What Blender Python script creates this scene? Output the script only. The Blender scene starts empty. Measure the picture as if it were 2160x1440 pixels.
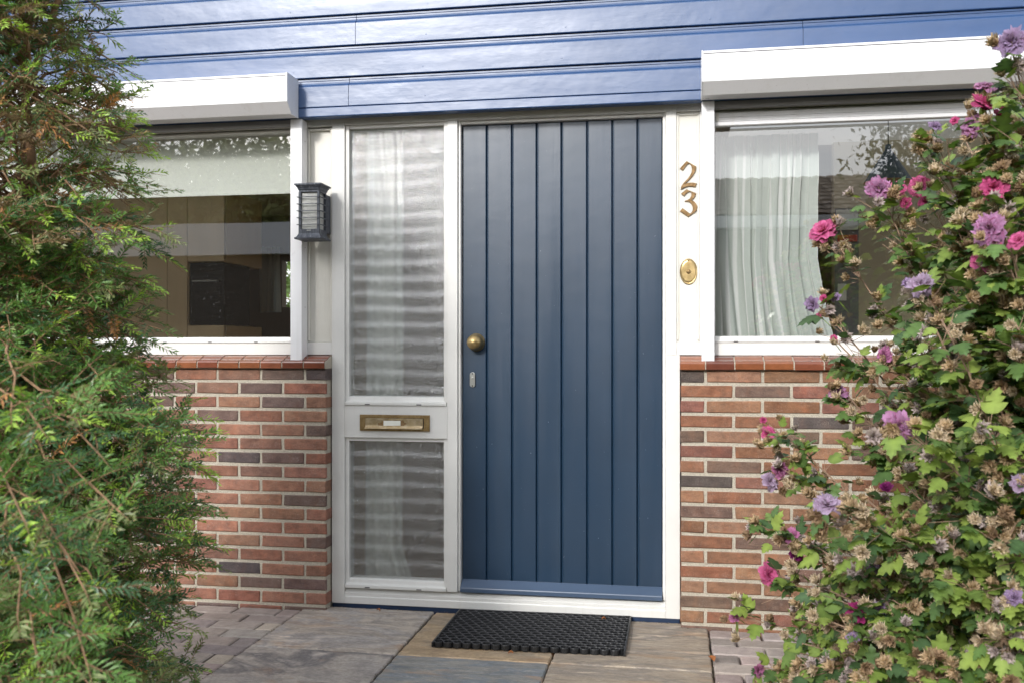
import bpy, math, random
import numpy as np
from mathutils import Vector, Matrix
random.seed(7); np.random.seed(7)
R = math.radians
SC = bpy.context.scene; COL = SC.collection

# ---------------- camera ----------------
PHI = math.atan(346/2000)
cam = bpy.data.objects.new('camera', bpy.data.cameras.new('camera')); COL.objects.link(cam)
cam.location = (0, -4.101, 1.16); cam.rotation_euler = (R(90), 0, PHI)
cam.data.sensor_width = 36; cam.data.lens = 2000/2160*36
cam.data.shift_y = 17/2160; cam.data.clip_end = 2000; cam.data.clip_start = .05
cam.data.dof.use_dof = True; cam.data.dof.focus_distance = 4.1; cam.data.dof.aperture_fstop = 5.0
SC.camera = cam
# ---------------- sky and sun ----------------
SUN_AZ, SUN_EL = 17.0, 25.0          # azimuth measured left of the wall's normal
w = bpy.data.worlds.new('World'); SC.world = w; w.use_nodes = True
nt = w.node_tree; nt.nodes.clear()
out = nt.nodes.new('ShaderNodeOutputWorld'); bg = nt.nodes.new('ShaderNodeBackground')
sky = nt.nodes.new('ShaderNodeTexSky'); sky.sky_type = 'NISHITA'; sky.sun_disc = False
sky.sun_elevation = R(SUN_EL); sky.sun_rotation = R(180+SUN_AZ)
tc = nt.nodes.new('ShaderNodeTexCoord'); mp = nt.nodes.new('ShaderNodeMapping'); mp.inputs['Scale'].default_value = (1, 1, 2.6)
nz = nt.nodes.new('ShaderNodeTexNoise'); nz.inputs['Scale'].default_value = 2.2; nz.inputs['Detail'].default_value = 7; nz.inputs['Roughness'].default_value = .55
r1 = nt.nodes.new('ShaderNodeValToRGB'); r1.color_ramp.elements[0].position = .36; r1.color_ramp.elements[1].position = .58
r2 = nt.nodes.new('ShaderNodeValToRGB'); r2.color_ramp.elements[0].position = .35; r2.color_ramp.elements[1].position = .7
r2.color_ramp.elements[0].color = (8.4, 8.7, 9.4, 1); r2.color_ramp.elements[1].color = (11.5, 11.4, 11.3, 1)
mx = nt.nodes.new('ShaderNodeMix'); mx.data_type = 'RGBA'
nt.links.new(tc.outputs['Generated'], mp.inputs['Vector']); nt.links.new(mp.outputs[0], nz.inputs['Vector'])
nt.links.new(nz.outputs['Fac'], r1.inputs[0]); nt.links.new(nz.outputs['Fac'], r2.inputs[0])
nt.links.new(r1.outputs[0], mx.inputs[0]); nt.links.new(sky.outputs[0], mx.inputs[6]); nt.links.new(r2.outputs[0], mx.inputs[7])
# thin cloud lit up round the sun
_a, _e = R(SUN_AZ), R(SUN_EL)
dp = nt.nodes.new('ShaderNodeVectorMath'); dp.operation = 'DOT_PRODUCT'; dp.inputs[1].default_value = (-math.sin(_a)*math.cos(_e), -math.cos(_a)*math.cos(_e), math.sin(_e))
nt.links.new(tc.outputs['Generated'], dp.inputs[0])
def mth(op, a, b):
    x = nt.nodes.new('ShaderNodeMath'); x.operation = op
    for i, v in enumerate((a, b)):
        if hasattr(v, 'links'): nt.links.new(v, x.inputs[i])
        else: x.inputs[i].default_value = v
    return x.outputs[0]
d_ = mth('MAXIMUM', dp.outputs['Value'], 0.0)
halo = mth('ADD', mth('MULTIPLY', mth('POWER', d_, 60.0), 80.0), mth('MULTIPLY', mth('POWER', d_, 9.0), 3.5))
hm = nt.nodes.new('ShaderNodeMix'); hm.data_type = 'RGBA'; hm.blend_type = 'ADD'; hm.inputs[0].default_value = 1
hc = nt.nodes.new('ShaderNodeCombineColor'); 
for i in range(3): nt.links.new(halo, hc.inputs[i])
nt.links.new(mx.outputs[2], hm.inputs[6]); nt.links.new(hc.outputs[0], hm.inputs[7])
nt.links.new(hm.outputs[2], bg.inputs['Color']); bg.inputs['Strength'].default_value = .15
nt.links.new(bg.outputs[0], out.inputs['Surface'])
sl = bpy.data.lights.new('sun', 'SUN'); sl.energy = 2.0; sl.angle = R(6); sl.color = (1, .97, .93)
so = bpy.data.objects.new('sun', sl); COL.objects.link(so)
az = R(SUN_AZ); el = R(SUN_EL)
sd = Vector((-math.sin(az)*math.cos(el), -math.cos(az)*math.cos(el), math.sin(el)))
so.rotation_euler = sd.to_track_quat('Z', 'Y').to_euler(); so.location = (-6, -15, 9)
SC.view_settings.view_transform = 'Standard'; SC.view_settings.look = 'None'; SC.view_settings.gamma = 1
SC.view_settings.exposure = .2
SC.cycles.max_bounces = 10; SC.cycles.transparent_max_bounces = 16; SC.cycles.transmission_bounces = 8
SC.cycles.use_denoising = True; SC.cycles.denoising_prefilter = 'ACCURATE'; SC.cycles.sample_clamp_indirect = 4; SC.cycles.caustics_reflective = False
SC.cycles.texture_limit_render = 'OFF'

# ---------------- helpers ----------------
def lin(r, g, b):
    f = lambda c: (c/255/12.92) if c/255 <= .04045 else ((c/255+.055)/1.055)**2.4
    return (f(r), f(g), f(b), 1)

class NT:
    def __init__(s, name):
        s.m = bpy.data.materials.new(name); s.m.use_nodes = True; s.t = s.m.node_tree; s.t.nodes.clear()
        s.out = s.n('ShaderNodeOutputMaterial'); s.tc = s.n('ShaderNodeTexCoord')
    def n(s, ty, **k):
        x = s.t.nodes.new(ty)
        for a, b in k.items():
            if a.startswith('_'): setattr(x, a[1:], b)
            else:
                x.inputs[a.replace('__', ' ')].default_value = b
        return x
    def l(s, a, b): s.t.links.new(a, b)
    def vec(s, scale=(1, 1, 1), coord='Object'):
        m = s.n('ShaderNodeMapping'); m.inputs['Scale'].default_value = scale; s.l(s.tc.outputs[coord], m.inputs['Vector']); return m.outputs[0]
    def noise(s, sc, det=4, rough=.55, scale=(1, 1, 1), dist=0):
        x = s.n('ShaderNodeTexNoise', Scale=sc, Detail=det, Roughness=rough, Distortion=dist); s.l(s.vec(scale), x.inputs['Vector']); return x.outputs['Fac']
    def ramp(s, fac, stops):
        r = s.n('ShaderNodeValToRGB'); e = r.color_ramp.elements
        while len(e) < len(stops): e.new(.5)
        for i, (p, c) in enumerate(stops):
            e[i].position = p; e[i].color = c if len(c) == 4 else (*c, 1)
        s.l(fac, r.inputs[0]); return r.outputs[0]
    def mix(s, fac, a, b, mode='MIX'):
        x = s.n('ShaderNodeMix', _data_type='RGBA', _blend_type=mode)
        for v, i in ((fac, 0), (a, 6), (b, 7)):
            if hasattr(v, 'links'): s.l(v, x.inputs[i])
            else: x.inputs[i].default_value = v
        return x.outputs[2]
    def bump(s, h, strength=.3, dist=.01, nrm=None):
        b = s.n('ShaderNodeBump', Strength=strength, Distance=dist); s.l(h, b.inputs['Height'])
        if nrm is not None: s.l(nrm, b.inputs['Normal'])
        return b.outputs[0]
    def bsdf(s, col, rough=.5, nrm=None, **k):
        p = s.n('ShaderNodeBsdfPrincipled')
        for v, nme in ((col, 'Base Color'), (rough, 'Roughness')):
            if hasattr(v, 'links'): s.l(v, p.inputs[nme])
            else: p.inputs[nme].default_value = v
        if nrm is not None: s.l(nrm, p.inputs['Normal'])
        for a, b in k.items(): p.inputs[a.replace('__', ' ')].default_value = b
        s.l(p.outputs[0], s.out.inputs[0]); return p

def g3(v): return (v, v, v, 1)
M = {}
def simple(key, col, rough=.5, var=.12, vs=6, bump=0, bs=60, bd=.002, scale=(1, 1, 1), **k):
    t = NT(key); f = t.noise(vs, 5, .6, scale)
    c2 = tuple(c*(1-var) for c in col[:3])+(1,); c1 = tuple(min(1, c*(1+var)) for c in col[:3])+(1,)
    c = t.ramp(f, [(.3, c2), (.7, c1)])
    n = t.bump(t.noise(bs, 3, .6, scale), bump, bd) if bump else None
    t.bsdf(c, rough, n, **k); M[key] = t.m; return t.m

# white paint: brush marks and faint dirt
def paint(key, col, rough, dirt=.06, brush=(1, 1, 1), bstr=.25, coat=0, spec=.5, wav=.0):
    t = NT(key)
    f = t.noise(3.5, 6, .65)
    c2 = tuple(c*(1-dirt*2) for c in col[:3])+(1,)
    c = t.ramp(f, [(.32, c2), (.6, col)])
    if key in ('white_paint', 'cream_paint', 'white_metal'):
        gs = t.ramp(t.noise(24, 5, .7, (1, 1, .07)), [(.54, g3(0)), (.75, g3(.16))]); c = t.mix(gs, c, (.42, .38, .30, 1))
    spots = t.ramp(t.noise(160, 2, .5), [(.70, g3(0)), (.76, g3(1))])
    c = t.mix(spots, c, tuple(x*.8 for x in col[:3])+(1,))
    if key == 'blue_door':
        c = t.mix(t.ramp(t.noise(75, 3, .6), [(.735, g3(0)), (.76, g3(.8))]), c, lin(150, 160, 175)); c = t.mix(t.ramp(t.noise(2.2, 5, .7, (1, 1, .5)), [(.5, g3(0)), (.75, g3(.2))]), c, lin(48, 68, 94))
    h = t.noise(90, 4, .6, brush); nn = t.bump(h, bstr, .0015)
    if wav: nn = t.bump(t.noise(7, 3, .5, (1, 1, 1.6)), wav, .02, nn)
    rr = t.ramp(t.noise(12, 4, .6, brush), [(.3, g3(rough*.85)), (.7, g3(min(1, rough*1.2)))])
    p = t.bsdf(c, rr, nn); p.inputs['Specular IOR Level'].default_value = spec; p.inputs['Coat Weight'].default_value = coat; p.inputs['Coat Roughness'].default_value = .12
    M[key] = t.m
paint('white_paint', lin(222, 221, 217), .38, .04, (1, 1, .08), .12)
paint('white_metal', lin(226, 226, 228), .32, .015, (1, 1, 1), .03)
paint('cream_paint', lin(218, 215, 206), .4, .04, (1, 1, .1), .2)
paint('blue_cladding', lin(48, 78, 122), .37, .05, (.10, 1, 1), .14, .0, .8, .10)
paint('blue_door', lin(17, 46, 70), .35, .05, (1, 1, .05), .10, .0, .68, .03)  # cladding paint darkened: the doorway's shade is put into the base colour
paint('blue_bar', lin(66, 84, 108), .35, .05, (.05, 1, 1), .3, 0, .7)  # door paint lightened: weathering plus the sky's reflection put into the base colour
paint('blue_plinth', lin(28, 52, 84), .5, .3, (1, 1, 1), .4)
simple('shutter_grey', lin(118, 118, 118), .5, .05)
simple('dark_gap', lin(28, 28, 30), .7, .1)
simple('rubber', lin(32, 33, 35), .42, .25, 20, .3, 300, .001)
simple('rubber_lit_top', lin(88, 88, 92), .6, .25, 30)  # ring tops painted lighter for sky sheen, so sides and holes look shaded
simple('stem_bark', lin(140, 116, 96), .85, .25, 30, .5, 200, .002)
simple('yew_bark', lin(140, 110, 82), .85, .3, 30, .6, 120, .003)
simple('steel', lin(190, 190, 188), .3, .05, Metallic=1.0)
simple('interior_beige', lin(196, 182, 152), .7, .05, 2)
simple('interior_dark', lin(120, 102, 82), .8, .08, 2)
simple('ceiling_white', lin(220, 216, 208), .8, .03)
simple('cabinet', lin(214, 190, 150), .45, .05, 8, scale=(1, 1, .15))
simple('oven_black', lin(22, 24, 28), .12, .1)
simple('wood_floor', lin(120, 90, 60), .5, .2, 6, scale=(1, .1, 1))
simple('lamp_blue', lin(40, 56, 78), .45, .08)
simple('lamp_wood', lin(205, 160, 105), .5, .08, 8)
simple('paper', lin(225, 225, 215), .7, .03)
simple('red_paper', lin(190, 60, 35), .6, .05)
simple('roof_tile', lin(112, 98, 82), .75, .2, 12)
simple('house_brick', lin(92, 82, 72), .8, .15, 8)
simple('fascia_white', lin(215, 216, 220), .5, .04)
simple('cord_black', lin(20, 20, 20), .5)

def brass(key, c1, c2, rough):
    t = NT(key); f = t.noise(45, 6, .65)
    c = t.ramp(f, [(.3, c2), (.65, c1)]); n = t.bump(t.noise(220, 3, .6), .12, .001)
    rr = t.ramp(t.noise(60, 4), [(.3, g3(rough*.8)), (.7, g3(rough*1.3))])
    t.bsdf(c, rr, n, Metallic=.85); M[key] = t.m
brass('brass', lin(182, 160, 116), lin(150, 128, 84), .36)
brass('old_brass', lin(176, 150, 108), lin(138, 112, 72), .42)
brass('flap_brass', lin(206, 188, 158), lin(176, 152, 112), .36)
brass('bronze_number', lin(150, 124, 90), lin(126, 102, 72), .65)

# lantern: dry-brushed grey metal
t = NT('lantern_metal'); f = t.noise(70, 5, .7, (1, 1, .12))
t.bsdf(t.ramp(f, [(.42, lin(62, 66, 74)), (.6, lin(92, 96, 104)), (.72, lin(170, 172, 176))]), .5, t.bump(f, .3, .001), Metallic=.35); M['lantern_metal'] = t.m
t = NT('lantern_glass'); p = t.bsdf((.86, .86, .82, 1), .25, t.bump(t.noise(38, 3, .6), .6, .01)); p.inputs['Transmission Weight'].default_value = .45; p.inputs['IOR'].default_value = 1.3
M['lantern_glass'] = t.m

def attr_mat(key, rough, trans=0., bump=0, bs=80, spec=.4, bd=.002, speck=0, specc=(.5, .45, .4, 1), transcol=1.3, blotch=0):
    t = NT(key); a = t.n('ShaderNodeAttribute', _attribute_name='col')
    f = t.noise(22, 5, .65); v = t.ramp(f, [(.25, g3(.75)), (.75, g3(1.2))])
    c = t.mix(1.0, a.outputs['Color'], v, 'MULTIPLY')
    if blotch:
        bl = t.ramp(t.noise(16, 6, .72, (1, 1, 1.8)), [(.42, g3(0)), (.62, g3(blotch))]); c = t.mix(bl, c, t.mix(1.0, c, (.58, .58, .62, 1), 'MULTIPLY'))
        b2 = t.ramp(t.noise(14, 4, .6, (1.6, 1, 1)), [(.5, g3(0)), (.7, g3(blotch*.7))]); c = t.mix(b2, c, t.mix(1.0, c, (1.25, .98, .85, 1), 'MULTIPLY'))
    if speck:
        sp = t.ramp(t.noise(420, 2, .6), [(.60, g3(0)), (.68, g3(speck))]); msk = t.ramp(t.noise(16, 4, .6), [(.4, g3(0)), (.62, g3(1))])
        c = t.mix(t.mix(1.0, sp, msk, 'MULTIPLY'), c, specc)
        dk = t.ramp(t.noise(260, 2, .5), [(.28, g3(.7)), (.34, g3(0))]); c = t.mix(dk, c, (.03, .025, .02, 1))
    n = t.bump(t.noise(bs, 4, .65), bump, bd) if bump else None
    p = t.bsdf(c, rough, n); p.inputs['Specular IOR Level'].default_value = spec
    if trans:
        tr = t.n('ShaderNodeBsdfTranslucent'); t.l(t.mix(1.0, c, (transcol, transcol*1.1, transcol*.5, 1), 'MULTIPLY'), tr.inputs[0])
        ms = t.n('ShaderNodeMixShader'); ms.inputs[0].default_value = trans
        t.l(p.outputs[0], ms.inputs[1]); t.l(tr.outputs[0], ms.inputs[2]); t.l(ms.outputs[0], t.out.inputs[0])
    M[key] = t.m
attr_mat('needle', .38, .25, 0, spec=.5)
attr_mat('leaf', .42, .3, .2, 200, spec=.45)
attr_mat('petal', .6, .3, .15, 300, spec=.2, transcol=1.0)
attr_mat('brick', .85, 0, .8, 130, .25, .004, speck=.7, blotch=.75)
attr_mat('paver', .88, 0, .8, 130, .2, .004, speck=.35, specc=(.4, .37, .36, 1))
attr_mat('glazed_tile', .14, 0, .1, 18, .6, .004)
attr_mat('tree_leaf', .5, .25, 0)

t = NT('mortar'); f = t.noise(240, 4, .7); c = t.ramp(f, [(.3, lin(150, 142, 128)), (.55, lin(190, 182, 166)), (.8, lin(208, 201, 186))])
t.bsdf(c, .95, t.bump(f, .9, .004)); M['mortar'] = t.m
t = NT('soil'); f = t.noise(60, 5, .7); t.bsdf(t.ramp(f, [(.3, lin(62, 55, 46)), (.7, lin(105, 95, 80))]), .95, t.bump(f, .9, .01)); M['soil'] = t.m
t = NT('lawn'); f = t.noise(8, 6, .7); t.bsdf(t.ramp(f, [(.3, lin(52, 66, 34)), (.7, lin(92, 100, 56))]), .9, t.bump(t.noise(90, 3), .8, .02)); M['lawn'] = t.m

def slate(key, c1, c2, c3, off, str_scale=(1, 3.2, 1), vein=.5):
    t = NT(key)
    mpv = t.n('ShaderNodeMapping'); mpv.inputs['Location'].default_value = off; mpv.inputs['Rotation'].default_value = (0, 0, off[0]*.2); mpv.inputs['Scale'].default_value = str_scale
    t.l(t.tc.outputs['Object'], mpv.inputs['Vector'])
    def nz(sc, d, r, dist=0):
        x = t.n('ShaderNodeTexNoise', Scale=sc, Detail=d, Roughness=r, Distortion=dist); t.l(mpv.outputs[0], x.inputs['Vector']); return x.outputs['Fac']
    a = nz(2.4, 9, .62, .9); b = nz(7, 9, .7, .6); f3 = nz(55, 5, .7)
    c = t.ramp(a, [(.36, c1), (.47, c2), (.56, c3), (.66, tuple(min(1, x*1.5) for x in c2[:3])+(1,))])
    c = t.mix(t.ramp(b, [(.4, g3(0)), (.62, g3(.6))]), c, tuple(x*.55 for x in c1[:3])+(1,))
    v = t.ramp(nz(4.2, 8, .7, 1.6), [(.475, g3(0)), (.5, g3(min(1, vein*1.3))), (.525, g3(0))]); v2 = t.ramp(nz(3, 7, .7, 1), [(.55, g3(0)), (.66, g3(1))])
    c = t.mix(t.mix(1.0, v, v2, 'MULTIPLY'), c, lin(198, 186, 170))
    c = t.mix(.35, c, t.ramp(f3, [(.3, g3(.3)), (.7, g3(1.8))]), 'MULTIPLY')
    rust = t.ramp(nz(3.1, 6, .6, .4), [(.56, g3(0)), (.68, g3(.45))]); c = t.mix(rust, c, lin(168, 128, 88))
    n = t.bump(b, .5, .012); n = t.bump(f3, .35, .003, n)
    t.bsdf(c, t.ramp(b, [(.3, g3(.5)), (.7, g3(.75))]), n); M[key] = t.m
slate('slate_brown', lin(152, 145, 139), lin(182, 170, 157), lin(162, 157, 155), (3, 1, 0), (1, 2.4, 1), .8)
slate('slate_grey', lin(154, 148, 144), lin(172, 163, 154), lin(104, 102, 104), (7, 4, 0), (1, 1.6, 1), .3)
slate('slate_tan', lin(162, 140, 114), lin(174, 152, 122), lin(148, 136, 120), (11, 2, 0), (1, 2, 1), .2)
slate('slate_blue', lin(124, 128, 132), lin(144, 140, 132), lin(114, 122, 130), (5, 9, 0), (1.2, 4.2, 1), .25)
slate('slate_dun', lin(152, 140, 126), lin(168, 154, 136), lin(134, 126, 118), (2, 14, 0), (1, 4, 1), .4)

# clear glazing: sky reflects off it, the room shows through; dust specks
t = NT('window_glass')
tr = t.n('ShaderNodeBsdfTransparent', Color=(.93, .95, .94, 1)); gl = t.n('ShaderNodeBsdfGlossy', Roughness=0.0, Color=(1, 1, 1, 1)); lwt = t.n('ShaderNodeLayerWeight', Blend=.5); pw = t.n('ShaderNodeMath', _operation='POWER'); t.l(lwt.outputs['Facing'], pw.inputs[0]); pw.inputs[1].default_value = 5; fr = t.n('ShaderNodeMath', _operation='MULTIPLY_ADD'); t.l(pw.outputs[0], fr.inputs[0]); fr.inputs[1].default_value = .8; fr.inputs[2].default_value = .2
t.l(t.bump(t.noise(1.6, 2, .4), .02, .02), gl.inputs['Normal'])
ms = t.n('ShaderNodeMixShader'); t.l(fr.outputs[0], ms.inputs[0]); t.l(tr.outputs[0], ms.inputs[1]); t.l(gl.outputs[0], ms.inputs[2])
df = t.n('ShaderNodeBsdfDiffuse', Color=(.8, .8, .78, 1)); m2 = t.n('ShaderNodeMixShader')
dust = t.mix(1.0, t.ramp(t.noise(190, 2, .6), [(.68, g3(0)), (.74, g3(.3))]), t.ramp(t.noise(3, 4, .6), [(.42, g3(.1)), (.6, g3(1))]), 'MULTIPLY')
t.l(dust, m2.inputs[0]); t.l(ms.outputs[0], m2.inputs[1]); t.l(df.outputs[0], m2.inputs[2]); t.l(m2.outputs[0], t.out.inputs[0]); M['window_glass'] = t.m
# obscure (rolled) glass: waves are real geometry, fine grain is bump
t = NT('obscure_glass')
gn = t.bump(t.noise(190, 3, .7), 1.0, .0030)
gn2 = t.bump(t.noise(150, 2, .5), .55, .002)
tr = t.n('ShaderNodeBsdfTransparent', Color=(.9, .92, .9, 1)); rf = t.n('ShaderNodeBsdfRefraction', Roughness=.1, IOR=1.2, Color=(.92, .94, .92, 1)); t.l(gn2, rf.inputs['Normal'])
gl = t.n('ShaderNodeBsdfGlossy', Roughness=.09); t.l(gn, gl.inputs['Normal'])
a1 = t.n('ShaderNodeMixShader'); a1.inputs[0].default_value = .5; t.l(tr.outputs[0], a1.inputs[1]); t.l(rf.outputs[0], a1.inputs[2])
a2 = t.n('ShaderNodeMixShader'); a2.inputs[0].default_value = .36; t.l(t.ramp(t.noise(230, 2, .6), [(.38, g3(.12)), (.5, g3(.29)), (.62, g3(.62))]), a2.inputs[0]); t.l(a1.outputs[0], a2.inputs[1]); t.l(gl.outputs[0], a2.inputs[2])
t.l(a2.outputs[0], t.out.inputs[0]); M['obscure_glass'] = t.m

def cloth(key, col, col2, stripe, alpha):
    t = NT(key); u = t.n('ShaderNodeAttribute', _attribute_name='col')
    df = t.n('ShaderNodeBsdfDiffuse'); tl = t.n('ShaderNodeBsdfTranslucent')
    c = t.mix(u.outputs['Fac'], col, col2)
    wv = t.noise(500, 2, .5); c = t.mix(.25, c, t.ramp(wv, [(.3, g3(.6)), (.7, g3(1.1))]), 'MULTIPLY')
    t.l(c, df.inputs[0]); t.l(c, tl.inputs[0])
    m = t.n('ShaderNodeMixShader'); m.inputs[0].default_value = .15; t.l(df.outputs[0], m.inputs[1]); t.l(tl.outputs[0], m.inputs[2])
    tp = t.n('ShaderNodeBsdfTransparent'); m2 = t.n('ShaderNodeMixShader'); m2.inputs[0].default_value = alpha
    t.l(tp.outputs[0], m2.inputs[1]); t.l(m.outputs[0], m2.inputs[2]); t.l(m2.outputs[0], t.out.inputs[0]); M[key] = t.m
cloth('sheer_curtain', lin(216, 222, 216), lin(252, 252, 250), 1, .86)
cloth('roller_fabric', lin(238, 239, 232), lin(238, 239, 232), 1, .97)

# ---- mesh builder ----
class MB:
    def __init__(s): s.v = []; s.f = []; s.mi = []; s.c = []
    def add(s, vs, fs, mi=0, col=(1, 1, 1)):
        o = len(s.v); s.v += [tuple(v) for v in vs]; s.f += [tuple(i+o for i in f) for f in fs]; s.mi += [mi]*len(fs); s.c += [col]*len(vs); return s
    def box(s, x0, x1, y0, y1, z0, z1, mi=0, col=(1, 1, 1)):
        return s.add([(x, y, z) for z in (z0, z1) for y in (y0, y1) for x in (x0, x1)],
                     [(0, 2, 3, 1), (4, 5, 7, 6), (0, 1, 5, 4), (2, 6, 7, 3), (0, 4, 6, 2), (1, 3, 7, 5)], mi, col)
    def extx(s, prof, x0, x1, mi=0, col=(1, 1, 1), caps=True):      # closed (y,z) profile along x
        n = len(prof); vs = [(x0, y, z) for y, z in prof]+[(x1, y, z) for y, z in prof]
        fs = [(i, (i+1) % n, n+(i+1) % n, n+i) for i in range(n)]
        if caps: fs += [tuple(range(n))[::-1], tuple(range(n, 2*n))]
        return s.add(vs, fs, mi, col)
    def exty(s, prof, y0, y1, mi=0, col=(1, 1, 1)):                 # closed (x,z) outline along y
        n = len(prof); vs = [(x, y0, z) for x, z in prof]+[(x, y1, z) for x, z in prof]
        return s.add(vs, [(i, n+i, n+(i+1) % n, (i+1) % n) for i in range(n)]+[tuple(range(n)), tuple(range(n, 2*n))[::-1]], mi, col)
    def lathe(s, prof, c, axis='y', n=32, mi=0, sx=1, sz=1):        # prof: (radius, along)
        vs = []; fs = []
        for r, a in prof:
            for k in range(n):
                t = 2*math.pi*k/n; p = (r*math.cos(t)*sx, r*math.sin(t)*sz)
                vs.append((c[0]+p[0], c[1]+a, c[2]+p[1]) if axis == 'y' else (c[0]+p[0], c[1]+p[1], c[2]+a))
        for i in range(len(prof)-1):
            for k in range(n): fs.append((i*n+k, i*n+(k+1) % n, (i+1)*n+(k+1) % n, (i+1)*n+k))
        fs.append(tuple(range(n))[::-1]); fs.append(tuple(range((len(prof)-1)*n, len(prof)*n)))
        return s.add(vs, fs, mi)
    def tube(s, pts, rad, n=6, mi=0, col=(1, 1, 1)):
        pts = [Vector(p) for p in pts]; vs = []; fs = []
        for i, p in enumerate(pts):
            d = (pts[min(i+1, len(pts)-1)]-pts[max(i-1, 0)]).normalized()
            a = d.orthogonal().normalized(); b = d.cross(a); r = rad[i] if hasattr(rad, '__len__') else rad
            if i:
                a = (pa - d*pa.dot(d)).normalized(); b = d.cross(a)
            pa = a
            for k in range(n):
                t = 2*math.pi*k/n; vs.append(p+a*(r*math.cos(t))+b*(r*math.sin(t)))
        for i in range(len(pts)-1):
            for k in range(n): fs.append((i*n+k, i*n+(k+1) % n, (i+1)*n+(k+1) % n, (i+1)*n+k))
        fs.append(tuple(range(n))[::-1]); fs.append(tuple(range((len(pts)-1)*n, len(pts)*n)))
        return s.add(vs, fs, mi, col)
    def build(s, name, mats, parent=None, bevel=0, smooth=False, fixn=True, origin=None):
        if isinstance(mats, str): mats = [mats]
        loc = wloc(parent) if parent else Vector(origin or (0, 0, 0))
        me = bpy.data.meshes.new(name); me.from_pydata([(v[0]-loc[0], v[1]-loc[1], v[2]-loc[2]) for v in s.v], [], s.f)
        for m in mats: me.materials.append(M[m])
        me.polygons.foreach_set('material_index', s.mi)
        a = me.color_attributes.new('col', 'FLOAT_COLOR', 'POINT'); a.data.foreach_set('color', np.array([(*c[:3], 1) for c in s.c], dtype=np.float32).ravel())
        if smooth: me.polygons.foreach_set('use_smooth', [True]*len(s.f))
        if fixn:
            import bmesh
            bm = bmesh.new(); bm.from_mesh(me); bmesh.ops.recalc_face_normals(bm, faces=bm.faces); bm.to_mesh(me); bm.free()
        o = bpy.data.objects.new(name, me); COL.objects.link(o)
        if parent: o.parent = parent
        else: o.location = loc
        if bevel:
            b = o.modifiers.new('bevel', 'BEVEL'); b.width = bevel; b.segments = 2; b.limit_method = 'ANGLE'; b.angle_limit = R(40)
        if smooth == 'auto': pass
        return o
def wloc(o):
    v = Vector((0, 0, 0))
    while o: v += o.location; o = o.parent
    return v
def npmesh(name, V, Fq, C, mat, parent=None, smooth=False):
    loc = np.array(wloc(parent)) if parent else np.zeros(3)
    V = (V-loc).astype(np.float32); me = bpy.data.meshes.new(name); nf = len(Fq)
    me.vertices.add(len(V)); me.vertices.foreach_set('co', V.ravel())
    me.loops.add(nf*4); me.loops.foreach_set('vertex_index', Fq.astype(np.int32).ravel())
    me.polygons.add(nf); me.polygons.foreach_set('loop_start', np.arange(nf, dtype=np.int32)*4); me.polygons.foreach_set('loop_total', np.full(nf, 4, dtype=np.int32))
    me.polygons.foreach_set('use_smooth', np.full(nf, smooth)); me.update(calc_edges=True); me.materials.append(M[mat])
    a = me.color_attributes.new('col', 'FLOAT_COLOR', 'POINT'); a.data.foreach_set('color', np.concatenate([C, np.ones((len(C), 1))], 1).astype(np.float32).ravel())
    o = bpy.data.objects.new(name, me); COL.objects.link(o)
    if parent: o.parent = parent
    return o
def tag(o, label=None, cat=None, group=None, kind=None):
    if label: o['label'] = label
    if cat: o['category'] = cat
    if group: o['group'] = group
    if kind: o['kind'] = kind
    return o
def empty(name, loc, label=None, cat=None, group=None, kind=None):
    o = bpy.data.objects.new(name, None); COL.objects.link(o); o.location = loc; o.empty_display_size = .1
    return tag(o, label, cat, group, kind)
def jit(c, a): k = 1+random.uniform(-a, a); return tuple(max(0, x*k*(1+random.uniform(-a*.4, a*.4))) for x in c[:3])

# =====================================================================
# GROUND
# =====================================================================
g = MB().box(-60, 60, -60, 60, -.4, -.05).build('ground', 'soil'); tag(g, kind='structure')
lw = MB().box(-40, 40, -40, -8, -.2, -.03).build('lawn', 'lawn'); tag(lw, kind='structure')
def block(mb, x0, x1, y0, y1, zt, zb, col, ch=.006, j=.002, plane='xy'):
    # a rounded, slightly irregular block; top ring inset
    def ring(ins, rr):
        pts = []
        for cx, cy, sx, sy in ((x0, y0, 1, 1), (x1, y0, -1, 1), (x1, y1, -1, -1), (x0, y1, 1, -1)):
            c = [(cx+sx*ins, cy+sy*(ins+rr)), (cx+sx*(ins+rr*.3), cy+sy*(ins+rr*.3)), (cx+sx*(ins+rr), cy+sy*ins)]
            if sx*sy < 0: c = c[::-1]
            pts += c
        return pts
    base = ring(0, ch*.9); top = ring(ch, ch*.8); n = len(base)
    J = [(random.uniform(-j, j), random.uniform(-j, j)) for _ in range(n)]
    tl = (random.uniform(-1, 1)*j*.5, random.uniform(-1, 1)*j*.5)
    def P(p, d, i, k=1):
        x = p[0]+J[i][0]; y = p[1]+J[i][1]
        d = d+(tl[0]*(1 if i < n/2 else -1))
        return (x, y, d) if plane == 'xy' else (x, d, y)
    h = (zt-zb)
    vs = [P(p, zb, i) for i, p in enumerate(base)]+[P(p, zt-ch*.6*(1 if h > 0 else -1), i) for i, p in enumerate(base)]+[P(p, zt, i) for i, p in enumerate(top)]
    fs = []
    for k in range(2):
        for i in range(n): fs.append((k*n+i, k*n+(i+1) % n, (k+1)*n+(i+1) % n, (k+1)*n+i))
    fs.append(tuple(range(2*n, 3*n)))
    mb.add(vs, fs, 0, col)

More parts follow.
